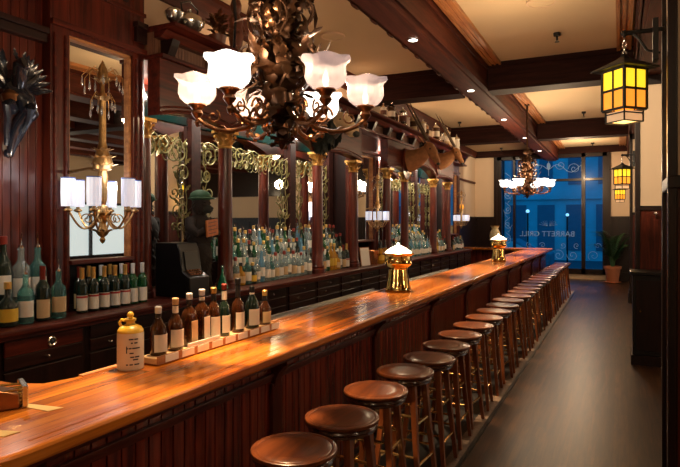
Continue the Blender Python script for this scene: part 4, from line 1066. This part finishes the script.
# steel drainboards behind bar
for i, (y0, y1) in enumerate(((3.9, 6.2), (7.4, 9.4))):
    t = thing('steel_drainboard', ('nearer' if i == 0 else 'farther')+' ribbed steel drainboard tucked behind the bar counter', 'drainboard', (-2.4, (y0+y1)/2, 0), group='drainboards behind the bar')
    m = MB().box(-2.56, -2.18, y0, y1, .93, .96).box(-2.58, -2.56, y0, y1, .93, .985)
    y = y0+.04
    while y < y1-.04: m.box(-2.53, -2.22, y, y+.02, .96, .972); y += .05
    m.build('board', 'steel', t, smooth=False)
    MB().box(-2.54, -2.18, y0+.02, y1-.02, 0, .93).build('cabinet', 'black', t, smooth=False)

# ------------------------------------------------------------------ cash register and carved figure
t = thing('cash_register', 'black cash register hulking beside the left pier', 'cash register', (-3.40, 3.87, ZL))
MB().prism([(-3.60, ZL), (-3.60, ZL+.46), (-3.36, ZL+.46), (-3.33, ZL+.40), (-3.30, ZL+.22), (-3.22, ZL+.17), (-3.22, ZL)], 3.79, 4.04, 'XZ').build('body', 'black', t, bevel=.008)
MB().prism([(-3.325, ZL+.385), (-3.318, ZL+.385), (-3.292, ZL+.235), (-3.30, ZL+.235)], 3.83, 4.0, 'XZ').build('screen', plain('dim_screen', (.012, .010, .008), .4), t)
m = MB()
for a in range(5):
    for c_ in range(3): m.box(-3.295+c_*.022, -3.28+c_*.022, 3.83+a*.034, 3.852+a*.034, ZL+.222-c_*.015, ZL+.232-c_*.014)
m.build('keys', 'bronze2', t, smooth=False)
# carved bear-like figure
bx, by = -3.50, 4.24
t = thing('carved_figure', 'shaggy dark figure in a green cap holding an orange sign', 'statue', (bx, by, ZL))
b = MB()
def fur(mb, c, r, n, rn=random.Random(5)):
    mb.ball(c, r, 16)
    for _ in range(n):
        a = rn.uniform(0, 2*PI); p = rn.uniform(-1, 1); q = math.sqrt(1-p*p)
        d = Vector((q*math.cos(a), q*math.sin(a), p))
        mb.leaf((c[0]+d.x*r[0]*.95, c[1]+d.y*r[1]*.95, c[2]+d.z*r[2]*.95), (d.x*.5, d.y*.5, -.8), d, .05, .008, .3, 3, .1)
fur(b, (bx, by, ZL+.30), (.12, .13, .26), 150); fur(b, (bx+.01, by, ZL+.55), (.12, .135, .17), 90); fur(b, (bx+.03, by-.005, ZL+.79), (.085, .085, .10), 50)
for s in (-1, 1):
    b.tube([(bx, by+s*.07, ZL+.15), (bx+.02, by+s*.075, ZL+.08), (bx+.03, by+s*.08, ZL+.02)], [.07, .06, .065], 10)
    b.ball((bx+.05, by+s*.08, ZL+.03), (.08, .05, .03), 10)
    b.tube([(bx, by+s*.11, ZL+.66), (bx+.03, by+s*.15, ZL+.58), (bx+.10, by+s*.13, ZL+.53), (bx+.13, by+s*.08, ZL+.56)], [.05, .05, .04, .035], 10)
b.build('body', 'shaggy', t)
MB().tube([(bx+.08, by-.01, ZL+.76), (bx+.14, by-.015, ZL+.75), (bx+.16, by-.015, ZL+.75)], [.045, .035, .02], 12).ball((bx+.165, by-.015, ZL+.76), .014, 8).build('muzzle', 'fur_dark', t)
for s in (-1, 1): MB().ball((bx+.10, by+s*.035, ZL+.81), .010, 8).build('eye', 'ebony', t)
MB().ball((bx+.02, by, ZL+.87), (.10, .095, .065), 16).lathe([(.09, 0), (.125, .004), (.125, .012), (.09, .02)], 20, (bx+.035, by, ZL+.845)).build('cap', 'greenhat', t)
sg = MB().box(-.008, .008, -.10, .10, 0, .15, Matrix.Translation((bx+.165, by-.01, ZL+.51)) @ Matrix.Rotation(.15, 4, 'Z') @ Matrix.Rotation(.1, 4, 'X')).build('sign', 'orangewood', t, smooth=False, bevel=.004)
m = MB(); Mx = Matrix.Translation((bx+.165, by-.01, ZL+.51)) @ Matrix.Rotation(.15, 4, 'Z') @ Matrix.Rotation(.1, 4, 'X')
for kx in range(4): m.box(.008, .010, -.075, .05+.02*(kx % 2), .025+kx*.032, .033+kx*.032, Mx)
m.build('sign_marks', 'carved', sg, smooth=False)
# green triangular glass lamp beside the figure
t = thing('green_glass_decanter', 'conical green glass decanter at the foot of the dark figure', 'decanter', (-3.33, 4.37, ZL))
MB().lathe([(0, .0), (.03, 0), (.055, .02), (.05, .05), (.012, .16), (.010, .20), (.014, .205), (0, .205)], 18, (-3.33, 4.37, ZL)).build('body', glassy('emerald', (.03, .38, .2), .5), t)
MB().ball((-3.33, 4.37, ZL+.222), .015, 10).build('stopper', 'g_teal', t)

# things in front of the middle pier
t = thing('ice_bucket', 'copper champagne bucket on the ledge before the middle pier mirror', 'bucket', (-3.36, 8.04, ZL))
MB().lathe([(.075, 0), (.08, .01), (.10, .20), (.108, .205), (.105, .215), (.095, .21), (.075, .03), (0, .03)], 24, (-3.36, 8.04, ZL)).build('pail', plain('copper', (.75, .32, .14), .25, metal=.9), t)
for s in (-1, 1): MB().tube([(-3.36+s*.10, 8.02, ZL+.17), (-3.36+s*.13, 8.04, ZL+.15), (-3.36+s*.10, 8.06, ZL+.13)], .008, 6).build('handle', 'brass', t)
K['ch'] = bottle('champ', 'champagne_bottle', 'g_gold', 'lab_y', 'cap_b'); 
K['ch']['label'] = 'left orange-gold champagne bottle with black foil beside the copper bucket'; K['ch'].location = (-3.30, 8.22, ZL); K['ch'].scale = (1.15,)*3; K['ch']['group'] = 'champagne bottles by the copper bucket'
dup(K['ch'], (-3.30, 8.40, ZL), .1, 'right orange-gold champagne bottle with black foil beside the copper bucket', None, (1.15,)*3)
t = thing('framed_card', 'white menu card standing on the ledge before the middle pier', 'card', (-3.34, 7.78, ZL))
Mx = Matrix.Translation((-3.34, 7.76, ZL)) @ Matrix.Rotation(-.35, 4, 'Z') @ Matrix.Rotation(-.15, 4, 'Y')
MB().box(-.004, .004, -.09, .09, .002, .26, Mx).build('card', 'paperw', t, smooth=False)
MB().box(-.006, .006, -.10, -.09, .002, .27, Mx).box(-.006, .006, .09, .10, .002, .27, Mx).box(-.006, .006, -.10, .10, .26, .27, Mx).build('border', 'molding', t, smooth=False)
t = thing('black_bowl', 'black footed bowl on the ledge behind the nearer brass lamp', 'bowl', (-3.27, 8.62, ZL))
MB().lathe([(.06, 0), (.05, .015), (.02, .03), (.02, .06), (.08, .1), (.13, .17), (.135, .21), (.125, .21), (.07, .11), (0, .10)], 24, (-3.27, 8.62, ZL)).build('bowl', 'black', t)
t = thing('pale_vase', 'tall cream and gold vase at the far end of the bar', 'vase', (-3.0, 15.6, ZT))
MB().lathe([(.09, 0), (.1, .02), (.07, .05), (.10, .15), (.14, .28), (.13, .40), (.08, .50), (.10, .56), (0, .55)], 20, (-3.0, 15.6, ZT)).build('body', plain('vase_cream', (.8, .66, .42), .3, var=.6, vscale=18), t)
MB().lathe([(.10, .56), (.115, .565), (.115, .58), (.09, .58)], 20, (-3.0, 15.6, ZT)).build('gilt_rim', 'gold', t)

# ------------------------------------------------------------------ mounted heads
def head(name, label, y, z, furm, kind, x0=-3.355, s=1.0):
    t = thing(name, label, 'mounted head', (x0, y, z-.2*s))
    T = lambda dx, dy, dz: (x0+dx*s, y+dy*s, z+dz*s)
    MB().lathe([(0, 0), (.17*s, 0), (.19*s, .008), (.19*s, .02), (.15*s, .03), (0, .03)], 24, mat=Matrix.Translation(T(0, 0, -.08)) @ Matrix.Rotation(PI/2, 4, 'Y') @ Matrix.Scale(1.25, 4, (1, 0, 0))).build('shield', 'mahog', t)
    if kind == 'antelope':
        MB().tube([T(.03, 0, -.04), T(.10, 0, -.03), T(.18, 0, .0), T(.26, 0, .05), T(.33, 0, .10), T(.37, 0, .13)], [q*s for q in (.175, .165, .14, .112, .092, .07)], 18, sq=(.72, 1)).build('neck', furm, t)
        b = MB().tube([T(.285, 0, .175), T(.315, 0, .165), T(.355, -.003, .14), T(.395, -.006, .09), T(.435, -.01, .03), T(.47, -.015, -.03), T(.50, -.02, -.085), T(.512, -.022, -.108)], [q*s for q in (.03, .075, .092, .086, .066, .05, .042, .022)], 18, sq=(.8, 1))
        b.build('head', furm, t)
        MB().ball(T(.505, -.022, -.10), tuple(q*s for q in (.030, .034, .026)), 10).build('nose', 'fur_dark', t)
        for q in (-1, 1):
            MB().leaf(T(.30, q*.06, .21), (-.45, q*.9, .35), (1, 0, .5), .20*s, .045*s, .3, 6, 0, .5).build('ear', furm, t)
            MB().tube([T(.34-.05*i, q*(.028+.016*i), .25+.095*i) for i in range(8)], [q2*s for q2 in (.024, .022, .020, .017, .014, .011, .008, .003)], 8).build('horn', 'horn', t)
            MB().ball(T(.395, q*.066, .12), .015*s, 8).build('eye', 'ebony', t)
        mn = MB()
        for i in range(9): mn.leaf(T(.10+.03*i, 0, .08+.022*i), (-.3, .2*(-1)**i, .9), (1, 0, 0), .06*s, .012*s, .4, 4)
        mn.build('mane', 'fur_dark', t)
    else:
        MB().tube([T(.02, 0, -.06), T(.12, 0, -.03), T(.22, 0, .02), T(.28, 0, .05)], [q*s for q in (.2, .19, .16, .13)], 16, sq=(.9, 1)).build('neck', 'fur_dark', t)
        b = MB().tube([T(.22, 0, .03), T(.30, 0, .06), T(.37, 0, .05), T(.45, -.01, -.02), T(.52, -.015, -.09), T(.56, -.02, -.12)], [q*s for q in (.11, .12, .11, .085, .075, .035)], 16, sq=(.85, 1))
        b.build('head', furm, t)
        MB().ball(T(.55, -.02, -.115), tuple(q*s for q in (.045, .062, .04)), 10).build('nose', 'fur_dark', t)
        mn = MB(); rn = random.Random(2)
        for i in range(240):
            u = rn.uniform(0, 1); a = rn.uniform(0, 2*PI); rr = .21-.06*u
            mn.leaf(T(.06+.2*u, math.sin(a)*rr*.9, -.02+.05*u+math.cos(a)*rr), (-.1, math.sin(a)*.5, -.8), (0, math.sin(a), math.cos(a)), .13*s, .03*s, .2, 4, .1)
        mn.build('mane', 'fur_dark', t)
        for q in (-1, 1):
            MB().tube([T(.30, q*.09, .12), T(.30, q*.18, .10), T(.31, q*.23, .14), T(.32, q*.225, .21), T(.33, q*.19, .25)], [.03*s, .026*s, .02*s, .013*s, .004*s], 8).build('horn', 'horn', t)
            MB().leaf(T(.28, q*.10, .06), (-.2, q, -.15), (1, 0, .4), .12*s, .03*s, .2, 5, 0, .5).build('ear', 'fur_dark', t)
            MB().ball(T(.375, q*.095, .06), .013*s, 8).build('eye', 'ebony', t)
    return t
head('mounted_wildebeest_head', 'mounted dark-maned animal head with pale face above the small near bay', 6.25, 2.90, 'fur_pale', 'gnu')
head('mounted_antelope_head', 'nearer mounted tan antelope head with long straight horns', 9.55, 2.85, 'fur_tan', 'antelope', s=1.15)
head('mounted_antelope_head', 'farther mounted tan antelope head, closer to the far pier', 11.5, 3.02, 'fur_tan', 'antelope', s=1.0)

# ------------------------------------------------------------------ things on the cornice
ZS = 3.35
def stein(x, y, s, m1, m2, label, lid=True):
    t = thing('beer_stein', label, 'stein', (x, y, ZS), R.uniform(-.5, .5), 'steins along the cornice shelf')
    MB().lathe([(0, 0), (.05*s, 0), (.055*s, .01*s), (.046*s, .03*s), (.044*s, .15*s), (.05*s, .165*s), (0, .165*s)], 18).build('mug', m1, t, False)
    MB().tube([(0, .045*s, .14*s), (0, .085*s, .13*s), (0, .09*s, .07*s), (0, .045*s, .04*s)], .007*s, 6).build('handle', m1, t, False)
    MB().arc(.0475*s, .05*s, .12*s, -PI, PI, 16, .002).build('relief_band', m2, t, False)
    if lid: MB().lathe([(.052*s, .166*s), (.05*s, .175*s), (.02*s, .2*s), (.008*s, .215*s), (.012*s, .23*s), (0, .245*s)], 16).build('lid', 'silver', t, False)
    return t
sm = ['stone', 'bronze', 'carved', 'silver', 'stone', 'fur_pale', 'black', 'stone', 'bronze2']
for i in range(9):
    stein(-3.30+.03*(i % 2), 8.35+i*.27, (1.0, 1.25, .9, 1.35, 1.1, 1.3, 1.0, 1.2, 1.15)[i], sm[i], ('carved', 'stone', 'bronze')[i % 3], '%s stein from the left on the cornice above the far bay' % ORD[i])
for i in range(5):
    stein(-3.28, 11.1+i*.4, (1.5, 1.2, 1.6, 1.3, 1.4)[i], sm[(i*2+1) % 9], 'stone', '%s stein of the far group past the long antelope horns' % ORD[i], i % 2 == 0)
t = thing('silver_kettle', 'round silver kettle on the cornice beside the left pier', 'kettle', (-3.36, 3.95, ZS))
MB().lathe([(0, 0), (.06, 0), (.065, .01), (.05, .03), (.10, .07), (.12, .12), (.10, .17), (.05, .20), (.03, .205), (.015, .22), (.018, .235), (0, .245)], 22, (-3.36, 3.95, ZS)).build('body', 'silver', t)
MB().tube([(-3.36, 4.05, ZS+.10), (-3.36, 4.12, ZS+.14), (-3.36, 4.15, ZS+.2)], [.02, .014, .010], 8).build('spout', 'silver', t)
MB().tube([(-3.36, 3.86, ZS+.16), (-3.36, 3.84, ZS+.26), (-3.36, 3.95, ZS+.31), (-3.36, 4.06, ZS+.26), (-3.36, 4.04, ZS+.16)], .008, 8).build('handle', 'ebony', t)
t = thing('silver_sphere_trophy', 'lumpy silver trophy lying next to the kettle on the cornice', 'trophy', (-3.33, 3.72, ZS))
MB().lathe([(0, 0), (.05, 0), (.04, .02), (.02, .04), (.06, .08), (.08, .13), (.05, .16), (0, .165)], 18, (-3.33, 3.72, ZS)).build('cup', 'silver', t)
t = thing('dried_flower_basket', 'dark basket of dried leaves on the cornice left of the carved figure', 'basket', (-3.34, 4.31, ZS))
MB().lathe([(0, 0), (.06, 0), (.08, .1), (.085, .11), (.07, .1), (0, .09)], 18, (-3.34, 4.31, ZS)).build('basket', 'carved', t)
m = MB(); rn = random.Random(8)
for i in range(60):
    a = rn.uniform(0, 2*PI); e_ = rn.uniform(.5, 1.5); m.leaf((-3.34+.03*math.cos(a), 4.31+.03*math.sin(a), ZS+.08+rn.uniform(0, .2)), (math.cos(a)*math.cos(e_), math.sin(a)*math.cos(e_), math.sin(e_)), (math.cos(a), math.sin(a), 0), .11, .02, .6, 5)
m.build('dried_leaves', 'bronze2', t)
t = thing('carved_wooden_idol', 'tall reddish carved wooden figure on the cornice above the near bay', 'statue', (-3.33, 4.58, ZS))
MB().lathe([(0, 0), (.08, 0), (.08, .03), (.055, .04), (.06, .10), (.075, .2), (.06, .27), (.07, .33), (.04, .38), (.03, .40), (.05, .43), (.055, .48), (.04, .53), (0, .55)], 10, (-3.33, 4.58, ZS)).build('body', 'carved', t)
for s_ in (-1, 1): MB().tube([(-3.33, 4.58+s_*.07, ZS+.33), (-3.30, 4.58+s_*.10, ZS+.24), (-3.25, 4.58+s_*.05, ZS+.2)], [.022, .02, .016], 8).build('arm', 'carved', t)
MB().tube([(-3.28, 4.47, ZS), (-3.26, 4.48, ZS+.3), (-3.28, 4.48, ZS+.5)], [.012, .012, .02], 6).build('staff', 'ebony', t)
t = thing('curved_horn_trophy', 'upswept curved horns on a block, on the cornice behind the chandelier', 'horns', (-3.30, 5.0, ZS))
MB().box(-3.37, -3.23, 4.93, 5.1, ZS, ZS+.05).ball((-3.29, 5.02, ZS+.11), (.07, .07, .08), 12).build('skull', 'fur_pale', t, bevel=0)
for s_ in (-1, 1): MB().tube([(-3.29, 5.02+s_*.04, ZS+.14), (-3.29, 5.02+s_*.13, ZS+.16), (-3.29, 5.02+s_*.2, ZS+.24), (-3.29, 5.02+s_*.21, ZS+.36)], [.022, .019, .014, .003], 8).build('horn', 'horn', t)

# ------------------------------------------------------------------ potted palm
px, py = -.22, 18.55
t = thing('potted_palm', 'potted palm in a terracotta pot beside the blue window', 'plant', (px, py, 0))
pt = MB().lathe([(0, .02), (.15, .02), (.16, .05), (.21, .40), (.235, .40), (.24, .47), (.21, .475), (.20, .42), (0, .42)], 28, (px, py, 0)).build('pot', 'terracotta', t)
MB().lathe([(0, 0), (.2, 0), (.24, .02), (.22, .025), (0, .02)], 28, (px, py, 0)).build('saucer', 'terracotta', t)
MB().lathe([(0, .0), (.195, 0), (.195, .015), (0, .02)], 20, (px, py, .42)).build('soil', 'soil', t)
rn = random.Random(12)
for i in range(13):
    a = 2*PI*i/13+rn.uniform(-.2, .2); L = rn.uniform(.9, 1.5); lean = rn.uniform(.25, .62)
    pts = []
    for q in range(10):
        u = q/9; pts.append(Vector((px+math.cos(a)*(.04+lean*u**1.6), py+math.sin(a)*min(.5, .04+lean*.8*u**1.6), .43+L*(u-.28*u**3))))
    f_ = MB().tube(pts, [.010-.0008*q for q in range(10)], 5)
    for q in range(3, 10):
        d = (pts[q]-pts[q-1]).normalized()
        for s_ in (-1, 1):
            for hh in (0, .5):
                p = pts[q-1].lerp(pts[q], hh)
                sd = Vector((-math.sin(a), math.cos(a), 0))*s_
                f_.leaf(p, d*.7+sd*.8-Vector((0, 0, .1)), (0, 0, 1), .30, .016, -.35, 5, 0, .1)
    f_.v = [(p_[0], min(p_[1], 19.1), p_[2]) for p_ in f_.v]
    f_.build('frond', 'leaf', t)

# small wall lamp by the far left door
t = thing('wall_lamp', 'small orange wall lamp beside the far left doorway', 'lamp', (XL2+.1, 16.85, 2.0))
MB().box(XL2+.0, XL2+.03, 16.8, 16.9, 2.0, 2.2).tube([(XL2+.03, 16.85, 2.1), (XL2+.12, 16.85, 2.08), (XL2+.14, 16.85, 2.14)], .008, 6).build('bracket', 'brass', t)
MB().lathe([(.04, 0), (.07, .06), (.05, .14), (.045, .14), (.03, .01)], 14, (XL2+.14, 16.85, 2.12)).build('lamp_shade', 'amberglass', t)

# ------------------------------------------------------------------ light
W_ = bpy.data.worlds.new('World'); S.world = W_; W_.use_nodes = True
bg = W_.node_tree.nodes['Background']; bg.inputs[0].default_value = (.006, .26, .50, 1); bg.inputs[1].default_value = 1.55
# added fill lights without fixtures, brightening the room and right side
for (x, y, e_) in ((-.3, -1.0, 40), (2.6, 1.5, 30), (2.6, 6.5, 40), (2.6, 11.5, 45), (2.6, 16.5, 35), (6.3, 4.5, 60), (6.3, 10.5, 60), (6.3, 16, 50)):
    point('room_fill', (x, y, 3.0), e_, (1, .72, .44), .15)
for (y, e_) in ((6.0, 42), (10.5, 30), (15.3, 75), (17.6, 85)):
    point('aisle_fill', (-1.0, y, 3.2), e_, (1, .68, .40), .12)  # added fill floating over the aisle, no fixture
spot('wash_fill', (-.75, 5.6, 4.0), 420, (1, .78, .52), 34, .06, (.42, 8.5, 2.75), .5)  # this and the next washes are added to brighten columns and walls, no fixtures
spot('wash_fill', (-.75, 10.6, 3.62), 160, (1, .78, .52), 30, .06, (.30, 14.0, 2.7), .5)
spot('wash_fill', (.2, 16.3, 4.0), 160, (1, .78, .52), 60, .06, (-.05, 19.2, 2.7), .6)
spot('wash_fill', (-3.3, 16.8, 4.0), 110, (1, .78, .52), 70, .06, (-4.0, 19.2, 2.7), .6)
for y, e_ in ((4.1, 5), (5.1, 8), (5.8, 8), (7.0, 7), (9.2, 6), (10.2, 8), (10.9, 8), (11.9, 6), (2.3, 3), (3.1, 2)):
    point('hutch_fill', (-3.56 if y > 3.5 else -3.3, y, 2.93 if y > 3.5 else 2.0), e_*(5.5 if y > 3.5 else 1.6), (1, .88, .72), .03)  # added fill brightening the back-bar bottles, no fitting modelled
for y in (5.0, 8.0, 11.0):
    point('cornice_fill', (-3.55, y, 3.62), 4, (1, .6, .35), .05)  # added warm fill for the wall above the cornice, no fitting

# ------------------------------------------------------------------ camera
cam = bpy.data.cameras.new('camera'); co = bpy.data.objects.new('camera', cam); COL.objects.link(co)
cam.sensor_fit = 'HORIZONTAL'; cam.sensor_width = 36; cam.lens = 36*580/680
cam.shift_y = -(222-233.5)/680*-1
cam.clip_start = .05
co.location = (0, 0, H); co.rotation_euler = (PI/2, 0, TH)
S.camera = co
vs = S.view_settings; vs.view_transform = 'Standard'; vs.look = 'None'; vs.gamma = 1; vs.use_curve_mapping = False; vs.exposure = 0.0
